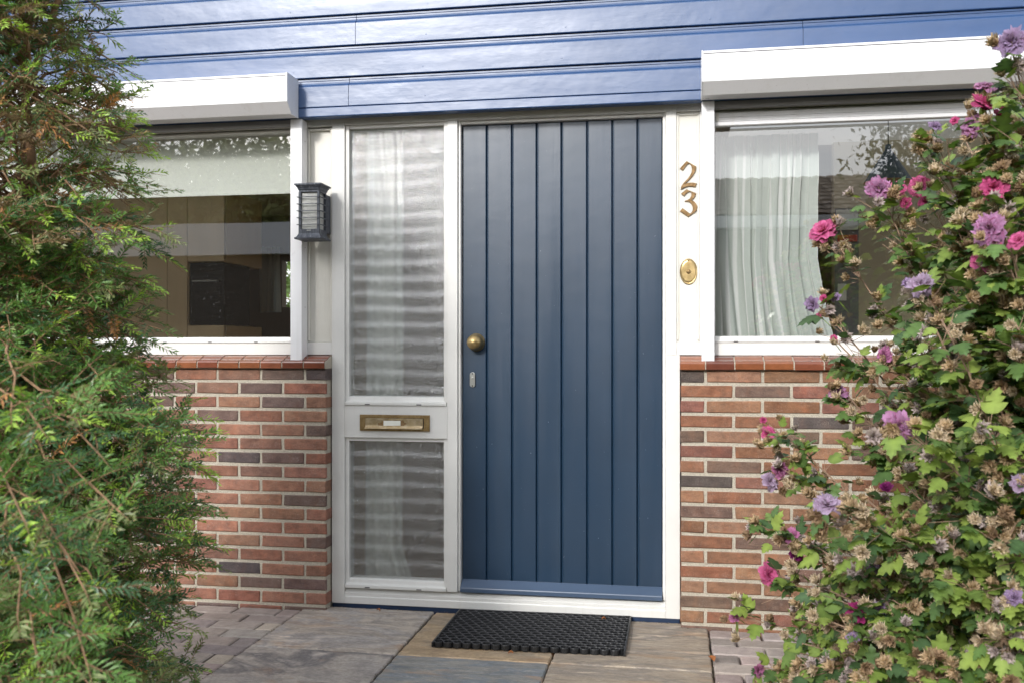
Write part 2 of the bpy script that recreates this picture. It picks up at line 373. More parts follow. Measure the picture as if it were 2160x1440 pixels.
def pavers(name, x0, x1, y0, y1, off, pal):
    mb = MB(); y = y1; r = 0
    while y > y0:
        x = x0-((.105 if r % 2 else 0)+off)
        while x < x1:
            a = max(x, x0); b = min(x+.205, x1)
            if b-a > .03:
                block(mb, a+.002, b-.002, y-.105+.002, y-.002, -.006+random.uniform(-.0015, .0015), -.07, jit(random.choice(pal), .1), .007, .002)
            x += .209+random.uniform(-.002, .002)
        y -= .1065; r += 1
    o = mb.build(name, 'paver'); tag(o, kind='structure'); return o
PP = [lin(170, 158, 150), lin(156, 144, 138), lin(178, 166, 155), lin(146, 135, 131), lin(165, 155, 149)]
pavers('paving', -4.2, -1.655, -3.4, -.066, .05, PP)
pavers('paving', .135, 3.2, -3.4, -.066, .0, PP)
path = empty('slate_path', (-.76, -1.2, 0), kind='structure')
sx = [(-1.650, -1.060), (-1.052, -.468), (-.460, .129)]
sm = [['slate_brown', 'slate_grey', 'slate_dun', 'slate_brown'], ['slate_tan', 'slate_blue', 'slate_brown', 'slate_grey'], ['slate_dun', 'slate_dun', 'slate_grey', 'slate_blue']]
for i in range(3):
    yy = [-.004, -.602, -1.205, -1.81, -2.41]
    if i == 0: yy = [-.03, -.60, -1.2, -1.8, -2.4]
    for k in range(4):
        mb = MB(); X0, X1 = sx[i]; Y1 = yy[k]-.004; Y0 = yy[k+1]+.004
        if k == 0 and i != 1: Y1 = -.004
        # chipped riven edges
        N = 26; ring = []
        def edge(p, q, n):
            for s_ in range(n):
                f = s_/n; ring.append((p[0]+(q[0]-p[0])*f+random.uniform(-.0028, .0028), p[1]+(q[1]-p[1])*f+random.uniform(-.0028, .0028)))
        edge((X0, Y0), (X1, Y0), N); edge((X1, Y0), (X1, Y1), N); edge((X1, Y1), (X0, Y1), N); edge((X0, Y1), (X0, Y0), N)
        cx, cy = (X0+X1)/2, (Y0+Y1)/2; n = len(ring); zt = -.003 if i != 1 else -.005
        rin = [(x+(cx-x)*.016, y+(cy-y)*.016) for x, y in ring]
        vs = [(x, y, -.045) for x, y in ring]+[(x, y, zt-.005) for x, y in ring]+[(x, y, zt) for x, y in rin]
        fs = [(a*n+j, a*n+(j+1) % n, (a+1)*n+(j+1) % n, (a+1)*n+j) for a in range(2) for j in range(n)]+[tuple(range(2*n, 3*n))]
        mb.add(vs, fs); mb.build('slab', sm[i][k], path)

# =====================================================================
# HOUSE
# =====================================================================
H = empty('house', (0, 0, 0), 'house front with blue board cladding, white window frames and brick below, behind the two shrubs', 'house')
PALL = [lin(152, 110, 92)]*5+[lin(142, 98, 82)]*5+[lin(150, 112, 92)]*3+[lin(132, 98, 84)]*4+[lin(112, 92, 86)]*3+[lin(92, 82, 82)]*2
PALR = [lin(144, 107, 83)]*6+[lin(134, 94, 72)]*6+[lin(148, 114, 90)]*2+[lin(134, 92, 78)]*3+[lin(116, 94, 82)]*3+[lin(92, 82, 78)]*2
def brickwall(x0, x1, pitch, first, pal, ends):
    mb = MB()
    mb.box(x0+(.004 if ends else 0), x1-.004, -.060, .1, -.08, 1.078, 1)
    ch = .0628; zt = 1.0725; row = 0
    while zt > -.05:
        z1 = zt; z0 = zt-ch+.0150; o = first+(pitch/2 if row % 2 else 0)
        k0 = math.floor((x0-o)/pitch)-1; x = o+k0*pitch
        while x < x1:
            a = max(x+.0062, x0); b = min(x+pitch-.0062, x1)
            if b-a > .025:
                c = jit(random.choice(pal), .1)
                block(mb, a, b, z0, z1, -.065+random.uniform(-.0012, .0012), .08 if (b == x1 or a == x0) else -.05, c, .0035, .0016, 'xz')
            x += pitch
        zt -= ch; row += 1
    return mb.build('brick_wall', ['brick', 'mortar'], H)
brickwall(-6.0, -1.5425, .2112, -1.642, PALL, True)
brickwall(.0185, 5.0, .2318, .1207, PALR, True)
# glazed sill tiles
def sill(x0, x1, pitch, start):
    mb = MB(); x = start
    prof = [(.03, 1.134), (-.010, 1.134), (-.030, 1.128), (-.048, 1.119), (-.062, 1.1145), (-.076, 1.113), (-.084, 1.108), (-.086, 1.102), (-.086, 1.079), (-.083, 1.0765), (.03, 1.0765)]
    x = start+math.floor((x0-start)/pitch)*pitch
    while x < x1:
        a = max(x+.0025, x0); b = min(x+pitch-.0025, x1)
        if b-a > .01:
            c = jit(random.choice([lin(122, 72, 52), lin(112, 64, 48), lin(132, 80, 54), lin(106, 62, 48)]), .1); dz = random.uniform(-.001, .001)
            mb.extx([(y+dz, z+dz) for y, z in prof], a, b, 0, c)
        x += pitch
    mb.extx([(y+.0035 if i not in (0, 10) else y, z-.0028 if i < 8 else z) for i, (y, z) in enumerate(prof)], x0+.001, x1-.001, 1)
    return mb.build('tile_sill', ['glazed_tile', 'mortar'], H, bevel=.0012)
sill(-6.0, -1.540, .1023, -1.642); sill(.0170, 5.0, .1185, .1207)

# cladding
def clad():
    mb = MB(); Z = [2.238, 2.3695, 2.508, 2.6455, 2.783, 2.92, 3.058, 3.195]
    butts = {0: [-1.432], 1: [.512, -3.0], 2: [-1.400], 3: [-.53, 1.9], 4: [-2.3], 5: [.2], 6: []}
    for i in range(7):
        z0 = Z[i]; z1 = Z[i+1]; y = -.080
        prof = [(-.03, z0+.0), (y+.0015, z0+.0015), (y, z0+.004), (y, z1-.040), (y+.001, z1-.037), (y+.004, z1-.034), (y+.009, z1-.031), (y+.0135, z1-.026), (y+.0155, z1-.019), (y+.0155, z1-.012), (y+.0125, z1-.0105), (y+.0125, z1-.0025), (-.03, z1-.0025)]
        xs = [-6.0]+sorted(butts[i])+[5.0]
        for a, b in zip(xs[:-1], xs[1:]): mb.extx(prof, a+.0009, b-.0009)
    rn = random.Random(2)
    for i in range(7):
        for kx_ in range(-9, 8):
            cx_ = kx_*.61+rn.uniform(-.02, .02)+.13; cz_ = Z[i]+.028+rn.uniform(-.004, .004)
            mb.lathe([(.0034, -.0799), (.0032, -.0806), (.0018, -.0808)], (cx_, 0, cz_), n=10)
    mb.extx([(-.03, 2.196), (-.079, 2.196), (-.0815, 2.2), (-.0815, 2.2345), (-.079, 2.2365), (-.03, 2.2365)], -6, 5)
    return mb.build('cladding', 'blue_cladding', H, bevel=.0008)
clad()
MB().box(-6, 5, -.03, .12, 2.214, 3.2).build('wall', 'dark_gap', H)

# white entrance frame
fr = MB()
T = .0
def rail(x0, x1, z0, z1, y0=0., y1=.09): fr.box(x0, x1, y0, y1, z0, z1)
rail(-1.5395, -1.479, .0135, 2.213)                # left post
rail(-1.0015, -.9555, .0855, 2.1735, 0)            # mullion
rail(-.0435, .0165, .0135, 1.1368); rail(-.0435, .0020, 1.1369, 2.213)   # right post
rail(-1.4788, -.0437, 2.174, 2.213)                # head
fr.extx([(.0, .0135), (0, .045), (.004, .0465), (.004, .062), (.03, .0853), (.09, .0853), (.09, .0135)], -1.4788, -.0437)  # threshold
rail(-1.4786, -1.0018, .7640, .9100)               # letterbox rail
# rebates (second step set back)
fr.box(-1.4785, -1.461, .012, .085, .088, .7635); fr.box(-1.4785, -1.461, .012, .085, .9105, 2.1735)
fr.box(-1.019, -1.002, .008, .085, .088, .7635); fr.box(-1.019, -1.002, .008, .085, .9105, 2.1735)
fr.box(-1.4608, -1.0193, .012, .085, .7475, .7635); fr.box(-1.4608, -1.0193, .014, .085, 2.158, 2.1733)
for z in (.086, .9105):                            # glazing beads with sloping sill
    fr.extx([(-.006, z), (-.006, z+.014), (-.002, z+.017), (.012, z+.018), (.016, z+.036), (.024, z+.040), (.085, z+.040), (.085, z)], -1.4788+.004, -1.002-.004)
fr.box(-.955, -.944, .015, .09, .0856, 2.1733); fr.box(-.0565, -.044, .015, .09, .0856, 2.1733); fr.box(-.9438, -.0567, .02, .09, 2.160, 2.1733)
for z in (.0866, .911):
    for x in (-1.37, -1.13): fr.box(x-.012, x+.012, -.0075, -.004, z+.0015, z+.006, 1)
# upper side parts: frames round the narrow infill panels
for (a, b) in ((-1.6795, -1.5397), (.0022, .1285)):
    fr.box(a, b, .0, .09, 1.137, 1.1925); fr.box(a, b, 0, .09, 2.172, 2.213)
fr.box(-1.6795, -1.659, .0, .09, 1.1927, 2.1718); fr.box(.0985, .1285, 0, .09, 1.1927, 2.1718)
frame = fr.build('entrance_frame', ['white_paint', 'dark_gap'], H, bevel=.0022)
for (a, b) in ((-1.6588, -1.5399), (.0022, .0983)):
    pm = MB().box(a, b, .022 if a < -1 else .012, .06, 1.1927, 2.1718)
    for q in range(1):
        for x in (a, b-.010): pm.box(x, x+.010, .006, .0205 if a < -1 else .0115, 1.20, 2.165)
        pm.box(a+.0102, b-.0102, .006, .0205 if a < -1 else .0115, 2.155, 2.165)
    pm.build('infill_panel', 'cream_paint', H, bevel=.003)
MB().box(-1.538, .0155, .004, .09, -.03, .0133).build('plinth_strip', 'blue_plinth', H, bevel=.002)
# obscure glass
def wavy(x0, x1, z0, z1, y, ph):
    nx, nz_ = 30, int((z1-z0)/.0035); V = []; Fq = []
    for j in range(nz_+1):
        for i in range(nx+1):
            x = x0+(x1-x0)*i/nx; z = z0+(z1-z0)*j/nz_; u = i/nx
            p = z-.010*(z-1.1)*u*.9+.0035*math.sin(u*5+z*3)+.0025*math.sin(z*17+u*3)
            th = 2*math.pi*p/.0705+ph; wv = .00125*(math.sin(th)+.16*math.sin(2*th))*(1+.2*math.sin(z*9+1))
            V.append((x, y+wv, z))
    for j in range(nz_):
        for i in range(nx): a = j*(nx+1)+i; Fq.append((a, a+1, a+nx+2, a+nx+1))
    return npmesh('pane', np.array(V), np.array(Fq), np.ones((len(V), 3)), 'obscure_glass', frame, True)
wavy(-1.466, -1.0145, .94, 2.163, .034, 0); wavy(-1.466, -1.0145, .12, .752, .034, 1.2)

# door
dm = MB(); gx = [-.9435, -.832, -.718, -.607, -.4966, -.384, -.2738, -.165, -.057]
for a, b in zip(gx[:-1], gx[1:]):
    r_ = .0022
    prof = [(a+.0012, .058), (a+.0012, .047), (a+.005, .0425), (b-.0045, .0425), (b-.0012, .047), (b-.0012, .058)]
    n = len(prof); z0, z1 = .105, 2.159
    dm.add([(x, y, z0) for x, y in prof]+[(x, y, z1) for x, y in prof], [(i, (i+1) % n, n+(i+1) % n, n+i) for i in range(n)]+[tuple(range(n)), tuple(range(n, 2*n))])
    if b < -.1:
        x = b+.0075; dm.add([(x-.0012, .0424, z0+.04), (x+.0012, .0424, z0+.04), (x+.0012, .0424, z1), (x-.0012, .0424, z1), (x, .0408, z0+.04), (x, .0408, z1)], [(0, 4, 5, 3), (4, 1, 2, 5)])
dm.box(-.9433, -.0572, .0585, .085, .1, 2.1585, 0)
door = dm.build('door', 'blue_door', H, bevel=.0008)
wb = MB(); wb.extx([(.0423, .137), (.036, .137), (-.004, .109), (-.006, .105), (-.006, .088), (.0423, .088)], -.9425, -.058); wb.build('weather_bar', 'blue_bar', door, bevel=.0015)
kx, kz = -.878, 1.192
kn = MB(); pr = [(.0395, .0425), (.0395, .037), (.037, .034), (.036, .026), (.033, .022), (.0325, .016), (.0345, .012), (.034, .006), (.0315, .002)]
for i in range(11):
    a = i/10*math.pi/2*.999; pr.append((.0335*math.cos(a)+.0002, .000-.034*math.sin(a)))
kn.lathe(pr, (kx, 0, kz), n=48); kn.build('door_knob', 'brass', door, smooth=True)
lk = MB(); kx2, kz2 = -.8945, 1.0265; o_ = []
for i in range(32):
    a = 2*math.pi*i/32; o_.append((kx2+.0125*math.cos(a), kz2+.0125*math.sin(a)+(.021 if math.sin(a) >= 0 else -.021)))
lk.exty(o_, .0345, .0424); lock = lk.build('lock_plate', 'steel', door, bevel=.0015)
cy = MB(); cy.lathe([(.0068, .034), (.0068, .0322), (.005, .0315)], (kx2, 0, kz2+.006), n=20); cy.box(kx2-.004, kx2+.004, .0322, .0343, kz2-.012, kz2+.0005); cy.box(kx2-.0008, kx2+.0008, .0312, .0316, kz2+.003, kz2+.009, 1)
for z in (kz2-.027, kz2+.027): cy.lathe([(.003, .0343), (.003, .0335)], (kx2, 0, z), n=12, mi=1)
# kept in the lock plate's own mesh family
cy.build('key_cylinder', ['steel', 'dark_gap'], door)

# letter slot
ms_ = MB()
def framebox(mb, x0, x1, z0, z1, w_, y0, y1, mi=0):
    mb.box(x0, x1, y0, y1, z1-w_, z1, mi); mb.box(x0, x1, y0, y1, z0, z0+w_*.85, mi); mb.box(x0, x0+w_*1.75, y0, y1, z0+w_*.85, z1-w_, mi); mb.box(x1-w_*1.85, x1, y0, y1, z0+w_*.85, z1-w_, mi)
framebox(ms_, -1.4045, -1.0805, .7965, .8690, .0145, -.0075, -.0004); ms_.box(-1.39, -1.095, -.0012, -.0003, .805, .86, 1)
slot = ms_.build('mail_slot', ['old_brass', 'dark_gap'], H, bevel=.0012)
fl_ = MB(); fl_.extx([(-.0095, .853), (-.0105, .8215), (-.0115, .8195), (-.0115, .8165), (-.0145, .8135), (-.0200, .8125), (-.0235, .8095), (-.0235, .8065), (-.019, .806), (-.008, .8085), (-.0045, .8125), (-.0045, .853)], -1.3775, -1.1115)
flap = fl_.build('flap', 'flap_brass', slot, bevel=.0008)
st = MB()
st.add([(-1.292, -.0112, .843), (-1.213, -.0112, .8435), (-1.213, -.0118, .8215), (-1.292, -.0118, .8205)], [(0, 1, 2, 3)], 0)
st.add([(-1.318, -.0109, .832), (-1.302, -.0109, .834), (-1.300, -.0107, .843), (-1.200, -.0107, .846), (-1.196, -.0108, .835), (-1.184, -.0109, .831), (-1.198, -.0114, .8212), (-1.318, -.0114, .8212)], [tuple(range(8))], 1)
st.build('name_sticker', ['paper', 'bronze_number'], flap, fixn=False)

# ---- windows and shutters ----
def window(x0, x1, top):
    m = MB()
    m.box(x0, x1, 0, .09, 1.1365, 1.1905)
    m.extx([(-.005, 1.1908), (-.005, 1.197), (.004, 1.2), (.02, 1.2), (.024, 1.2145), (.034, 1.217), (.09, 1.217), (.09, 1.1908)], x0+.005, x1-.005)
    m.box(x0, x1, .0, .09, 2.172, 2.213); m.box(x0, x1, .022, .088, top, 2.1718); m.extx([(.006, 2.158), (.006, 2.166), (.0215, 2.166), (.0215, 2.158)], x0, x1)
    m.box(x0, x0+.035, 0, .09, 1.2175, top-.0002) if x0 > -1 else m.box(x1-.035, x1, 0, .09, 1.2175, top-.0002)
    k = x0+.12
    while k < x1: m.box(k-.009, k+.009, -.0065, -.0045, 1.1915, 1.1955, 1); k += .33 if x0 > -1 else .2315*.98
    return m
wl = window(-5.2, -1.6797, 2.163).build('window', ['white_paint', 'dark_gap'], H, bevel=.0018)
wr = window(.1287, 4.4, 2.163).build('window', ['white_paint', 'dark_gap'], H, bevel=.0018)
def plane_xz(name, mat, x0, x1, y, z0, z1, parent): return MB().add([(x0, y, z0), (x1, y, z0), (x1, y, z1), (x0, y, z1)], [(0, 1, 2, 3)]).build(name, mat, parent, fixn=False)
MB().box(-5.17, -1.70, .050, .056, 1.21, 2.166)
plane_xz('pane', 'window_glass', -5.19, -1.683, .05, 1.205, 2.166, wl)
plane_xz('pane', 'window_glass', .131, 4.38, .05, 1.205, 2.166, wr)
def shutter(x0, x1, label):
    m = MB()
    side = [(-.0818, 2.362), (-.205, 2.362), (-.205, 2.2385), (-.157, 2.1945), (-.0818, 2.1945)]
    m.extx(side, x0, x1)
    o = m.build('roller_shutter', 'white_metal', H, bevel=.0012); o['label'] = label
    # narrow top seam and cover lip
    s2 = MB(); s2.box(x0+.003, x1-.003, -.2062, -.2052, 2.3495, 2.3518, 0); s2.build('seam', 'dark_gap', o)
    return o
def capmesh(x0, x1, o):
    m = MB(); e = .0012
    m.extx([(-.0819, 2.3645), (-.2075, 2.3645), (-.2075, 2.2375), (-.158, 2.192), (-.0819, 2.192)], x0, x1); m.build('end_cap', 'white_metal', o, bevel=.001)
s1 = shutter(-5.3, -1.6695, 'closed white box shutter above the left window'); capmesh(-1.6693, -1.6655, s1)
s2_ = shutter(.106, 4.5, 'white box shutter above the right window, slats a little lowered'); capmesh(.1017, .1058, s2_)
for sh_, xs in ((s1, ((-1.7097, -1.6556), (-5.25, -5.2))), (s2_, ((.1053, .1576), (4.35, 4.4)))):
    for a, b in xs:
        m = MB(); m.box(a, b, -.068, -.0022, 1.1125, 2.1942); m.build('guide_rail', 'white_metal', sh_, bevel=.0015)
        sc_ = MB()
        for z in (1.35, 1.62, 1.9, 2.1):
            if a < 0: sc_ = MB(); sc_.add([(b+.0006, -.03+.003*math.cos(t_), z+.003*math.sin(t_)) for t_ in [k*math.pi/4 for k in range(8)]], [tuple(range(8))])
            if sc_.v: sc_.build('screw', 'shutter_grey', sh_, fixn=False)
for sh_, xa, xb in ((s1, -5.2, -1.71), (s2_, .158, 4.35)):
    m = MB(); m.extx([(-.058, 2.194), (-.058, 2.176), (-.052, 2.171), (-.04, 2.1665), (-.03, 2.1665), (-.03, 2.194)], xa, xb); m.box(xa, xb, -.0295, -.003, 2.185, 2.1938, 1)
    m.build('bottom_bar', ['shutter_grey', 'dark_gap'], sh_, bevel=.001)
m = MB()   # lowered white slats on the right
m.box(.1635, 4.34, .0255-.031, .0215, 2.121, 2.157); m.extx([(-.008, 2.119), (-.008, 2.1045), (-.004, 2.1015), (.02, 2.1015), (.02, 2.119)], .1590, 4.345)
m.box(.16, 4.34, -.0057, -.0052, 2.1375, 2.1385, 1)
m.build('slat', ['white_metal', 'shutter_grey'], s2_, bevel=.001)
m = MB(); m.box(.1655, .178, -.0068, -.0058, 2.122, 2.156); m.build('slat_end', 'cream_paint', s2_)

# ---- lantern ----
lx, lz, ly = -1.593, 1.66, -.095
L = empty('wall_lantern', (lx, -.002, 1.78), 'square grey metal lantern with slatted glass cage fixed beside the tall obscure-glass light', 'wall lamp')
m = MB(); m.box(lx-.035, lx+.035, -.050, .0215, 1.70, 1.87); m.build('back_plate', 'lantern_metal', L, bevel=.002)
def sqloft(mb, prof, cx, cy, mi=0):    # (half width, z) stacked square sections
    vs = []; fs = []
    for h, z in prof: vs += [(cx-h, cy-h*.95, z), (cx+h, cy-h*.95, z), (cx+h, cy+h*.95, z), (cx-h, cy+h*.95, z)]
    for i in range(len(prof)-1):
        for k in range(4): fs.append((i*4+k, i*4+(k+1) % 4, i*4+4+(k+1) % 4, i*4+4+k))
    fs.append((0, 1, 2, 3)); k = (len(prof)-1)*4; fs.append((k, k+1, k+2, k+3)); mb.add(vs, fs, mi)
cyy = -.100
m = MB(); sqloft(m, [(.047, 1.868), (.047, 1.876), (.050, 1.878), (.052, 1.886), (.057, 1.892), (.058, 1.896), (.063, 1.8965), (.063, 1.9035), (.060, 1.905)], lx-.008, cyy); m.build('cap', 'lantern_metal', L, bevel=.0008)
m = MB(); sqloft(m, [(.062, 1.660), (.063, 1.662), (.063, 1.667), (.058, 1.6685), (.054, 1.673), (.051, 1.679), (.0495, 1.682), (.048, 1.686), (.048, 1.705)], lx-.008, cyy); base_ = m.build('base', 'lantern_metal', L, bevel=.0008)
MB().box(lx-.008-.0095, lx-.008+.0095, cyy-.0466, cyy-.0455, 1.6975, 1.7005).build('badge', 'steel', base_)
m = MB()
for sx_ in (-1, 1):
    for sy_ in (-1, 1):
        X = lx-.008+sx_*.0425; Y = cyy+sy_*.0395; m.box(X-.0055, X+.0055, Y-.0055, Y+.0055, 1.7045, 1.8685)
m.build('corner_post', 'lantern_metal', L, bevel=.0006)
for k in range(5):
    z = 1.7245+k*.0303; m = MB(); h = .0545
    X = lx-.008; framebox  # square ring
    for (a, b, c, d) in ((X-h, X+h, cyy-.052, cyy-.046), (X-h, X+h, cyy+.046, cyy+.052), (X-h, X-h+.0065, cyy-.0458, cyy+.0458), (X+h-.0065, X+h, cyy-.0458, cyy+.0458)): m.box(a, b, c, d, z-.0013, z+.0013)
    m.build('slat', 'lantern_metal', L)
m = MB(); X = lx-.008; m.box(X-.0365, X+.0365, cyy-.034, cyy+.034, 1.7055, 1.868); m.build('glass', 'lantern_glass', L)
m = MB(); m.box(X-.0365, X+.0365, cyy+.036, cyy+.044, 1.7055, 1.868); m.build('added_reflector', 'ceiling_white', L)  # white panel added behind the lantern glass to brighten it

L.location += Vector((.010, 0, -.016))
# ---- numbers and bell ----
def numeral(pts, dz, label, name):
    S = .00051; P_ = [(.0158+(x-137)*S, 1.9610-(y-160)*S) for x, y in pts]
    m = MB(); m.exty(P_, -.001, .0085-.0005)
    c = (.052, 0, sum(p[1] for p in P_)/len(P_)); m2 = MB(); m2.exty(P_, .004, .0117)
    o = m2.build(name, 'bronze_number', None, bevel=.0008, origin=(.052, .0117, c[2])); tag(o, label, 'house number', 'brass house numbers')
numeral([(137, 220), (193, 160), (232, 184), (272, 208), (269, 236), (258, 262), (240, 288), (218, 312), (192, 336), (165, 358), (190, 346), (215, 341), (245, 342), (276, 348), (262, 380), (238, 373), (210, 371), (180, 378), (145, 396), (146, 378), (156, 358), (172, 338), (196, 314), (218, 286), (232, 258), (237, 230), (233, 206), (224, 188), (213, 180), (200, 183), (160, 237)], 0, 'bronze gothic numeral 2 on the white strip, the upper figure', 'house_number')
numeral([(147, 430), (193, 395), (230, 413), (270, 430), (267, 448), (254, 468), (234, 487), (256, 499), (273, 520), (284, 550), (276, 570), (260, 590), (205, 625), (137, 577), (160, 552), (222, 600), (236, 588), (244, 568), (243, 545), (234, 520), (215, 501), (196, 497), (178, 496), (178, 490), (198, 487), (217, 475), (230, 455), (233, 434), (226, 420), (213, 415), (202, 420), (170, 452)], 0, 'bronze gothic numeral 3 just below the other figure', 'house_number')
B_ = empty('doorbell', (.0525, .0118, 1.4908), 'oval brass bell push on the narrow white strip below the house numbers', 'doorbell')
DB = -.0158
m = MB(); m.lathe([(r_, y_+DB) for r_, y_ in [(.0368, .0276), (.0368, .0240), (.0345, .0225), (.032, .0232), (.030, .0225), (.028, .0218)]], (.0525, 0, 1.4908), n=48, sz=1.5); m.build('plate', 'brass', B_, smooth=False)
m = MB(); m.lathe([(r_, y_+DB) for r_, y_ in [(.0095, .0218), (.0095, .019), (.008, .0175), (.0058, .0172), (.005, .013), (.003, .0115)]], (.0525, 0, 1.4908), n=28); m.build('button', 'old_brass', B_, smooth=True)
for z in (1.4908-.0455, 1.4908+.0455): MB().lathe([(.0036, .0225+DB), (.003, .0212+DB)], (.0525, 0, z), n=14).build('screw', 'bronze_number', B_)

# ---- doormat: linked rubber rings ----
m = MB(); mx0, mx1, my0, my1 = -.938, -.192, -.497, -.012
def rot(x, y): return (x+.002*(y+.25)*0, y+(.018*(x+.565)))
p_ = .0392; rows = int((my1-my0)/(p_*.5*math.sqrt(3)*.93)); pv = (my1-my0)/(rows+.35); nx = 19; ph = (mx1-mx0)/(nx+.5)
for j in range(rows):
    for i in range(nx):
        cx = mx0+ph*(.5+i+(.5 if j % 2 else 0)); cy_ = my0+pv*(.65+j)
        n = 14; ro, ri = ph*.508, ph*.43; vs = []
        for k in range(n):
            a = 2*math.pi*(k+.5)/n; ca, sa = math.cos(a), math.sin(a)
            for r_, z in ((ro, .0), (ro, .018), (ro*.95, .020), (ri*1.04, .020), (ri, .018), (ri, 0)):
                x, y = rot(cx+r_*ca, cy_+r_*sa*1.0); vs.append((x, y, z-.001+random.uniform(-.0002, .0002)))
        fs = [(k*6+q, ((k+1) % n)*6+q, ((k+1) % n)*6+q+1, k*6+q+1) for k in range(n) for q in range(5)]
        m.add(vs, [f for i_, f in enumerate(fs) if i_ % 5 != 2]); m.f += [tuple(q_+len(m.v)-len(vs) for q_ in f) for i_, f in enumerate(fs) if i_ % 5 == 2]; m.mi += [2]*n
def bar(x0, y0, x1, y1, w_=.0035):
    a = rot(x0, y0); b = rot(x1, y1); dx, dy = b[0]-a[0], b[1]-a[1]; l_ = math.hypot(dx, dy); nx_, ny_ = -dy/l_*w_, dx/l_*w_
    q = [(a[0]+nx_, a[1]+ny_), (b[0]+nx_, b[1]+ny_), (b[0]-nx_, b[1]-ny_), (a[0]-nx_, a[1]-ny_)]
    m.add([(x, y, 0) for x, y in q]+[(x, y, .0185) for x, y in q], [(0, 1, 2, 3), (4, 5, 6, 7)]+[(k, (k+1) % 4, 4+(k+1) % 4, 4+k) for k in range(4)])
bar(mx0, my0, mx0, my1); bar(mx1, my0, mx1, my1); bar(mx0, my1, mx1, my1)
# thin web joining the rings
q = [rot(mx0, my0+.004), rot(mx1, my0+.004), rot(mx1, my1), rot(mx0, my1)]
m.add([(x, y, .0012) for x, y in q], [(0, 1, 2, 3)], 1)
mat_ = m.build('doormat', ['rubber', 'cord_black', 'rubber_lit_top'], None, origin=(-.565, -.25, 0)); tag(mat_, 'black rubber ring doormat lying on the slate slabs before the blue door', 'doormat')

# =====================================================================
# INTERIOR
# =====================================================================
m = MB()
m.box(-5.6, -5.5, .1, 4.6, -.02, 2.5); m.box(3.6, 3.7, .1, 4.6, -.02, 2.5)
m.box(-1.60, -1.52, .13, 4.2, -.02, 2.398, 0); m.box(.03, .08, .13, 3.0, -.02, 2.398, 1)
# back wall with a garden window in the kitchen and an unseen wide opening added to light the living room
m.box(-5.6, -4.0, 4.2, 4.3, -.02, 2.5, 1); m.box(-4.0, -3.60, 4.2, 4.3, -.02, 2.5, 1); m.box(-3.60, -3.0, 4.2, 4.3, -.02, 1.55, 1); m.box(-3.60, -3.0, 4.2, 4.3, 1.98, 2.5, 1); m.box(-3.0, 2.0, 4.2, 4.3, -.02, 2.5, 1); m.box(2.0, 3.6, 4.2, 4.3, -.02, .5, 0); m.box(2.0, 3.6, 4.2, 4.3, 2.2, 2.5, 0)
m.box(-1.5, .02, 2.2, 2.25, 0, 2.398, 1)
m.box(.93, 2.6, 1.82, 1.90, -.02, 2.398, 0)
m.box(-6, -5.61, .1, 4.3, -.02, 2.5)
m.build('interior_wall', ['interior_beige', 'interior_dark'], H)

MB().box(-5.5, 3.6, .12, 4.2, -.04, -.001).build('room_floor', 'wood_floor', H)
m = MB(); holes = [(-5.2, -2.0), (.3, 3.2)]; m.box(-6, 5, .121, .5, 2.4, 2.52); m.box(-6, 5, 1.9, 4.6, 2.4, 2.52); xs_ = [-6]+[v for h in holes for v in h]+[5]  # ceiling openings added to let more daylight into the rooms
for a, b in zip(xs_[::2], xs_[1::2]): m.box(a, b, .5, 1.9, 2.4, 2.52)
m.build('room_ceiling', 'ceiling_white', H)
t = NT('opal'); p = t.n('ShaderNodeBsdfTranslucent', Color=(.6, .6, .6, 1)); t.l(p.outputs[0], t.out.inputs[0]); M['opal'] = t.m
for a, b in holes: MB().box(a-.05, b+.05, .45, 1.95, 2.525, 2.535).build('added_rooflight', 'opal', H)  # invented opal panels, added to brighten both rooms from above
m = MB(); m.box(-5.5, -1.61, .1, .13, -.02, 1.13); m.box(.085, 3.6, .1, .13, -.02, 1.13); m.box(-6, 5, .091, .12, 2.19, 2.213); m.build('wall_lining', 'interior_beige', H)
# kitchen cabinets and oven
K = empty('tall_cabinet', (-4.0, 2.2, 0), 'tall beige kitchen cabinets seen through the left window, around the oven', 'kitchen cabinet')
m = MB(); m.box(-5.3, -3.44, 2.2, 2.8, 0, 2.3); m.box(-3.44, -3.16, 2.22, 2.8, 0, 1.33); m.box(-3.44, -3.16, 2.22, 2.8, 1.78, 2.3); m.build('carcass', 'cabinet', K); MB().box(-3.44, -3.162, 2.18, 2.199, 1.785, 2.29).build('cabinet_door', 'cabinet', K, bevel=.002); MB().box(-3.44, -3.162, 2.18, 2.199, .1, 1.33).build('cabinet_door', 'cabinet', K, bevel=.002)
for a, b in ((-5.3, -4.7), (-4.695, -4.1), (-4.095, -3.6), (-3.595, -3.445)): MB().box(a, b, 2.18, 2.199, .1, 2.29).build('cabinet_door', 'cabinet', K, bevel=.002)
O = empty('oven', (-3.3, 2.2, 1.35), 'black built-in oven in the kitchen, seen through the left window', 'oven')
MB().box(-3.425, -3.165, 2.19, 2.6, 1.335, 1.775).build('body', 'oven_black', O, bevel=.003)
MB().box(-3.40, -3.19, 2.183, 2.189, 1.37, 1.62).build('oven_door', 'oven_black', O)
m = MB(); m.box(-3.39, -3.20, 2.15, 2.16, 1.64, 1.65); m.box(-3.385, -3.375, 2.16, 2.189, 1.64, 1.65); m.box(-3.215, -3.205, 2.16, 2.189, 1.64, 1.65); m.build('handle', 'steel', O)
# blind in left window
m = MB(); m.box(-5.1, -1.73, .105, .107, 1.90, 2.18); m.box(-5.1, -1.73, .1015, .1105, 1.890, 1.8998); o = m.build('roller_blind', 'roller_fabric', None, origin=(-3.4, .1, 2.18)); tag(o, 'plain white roller blind pulled partly down inside the left window', 'blind')

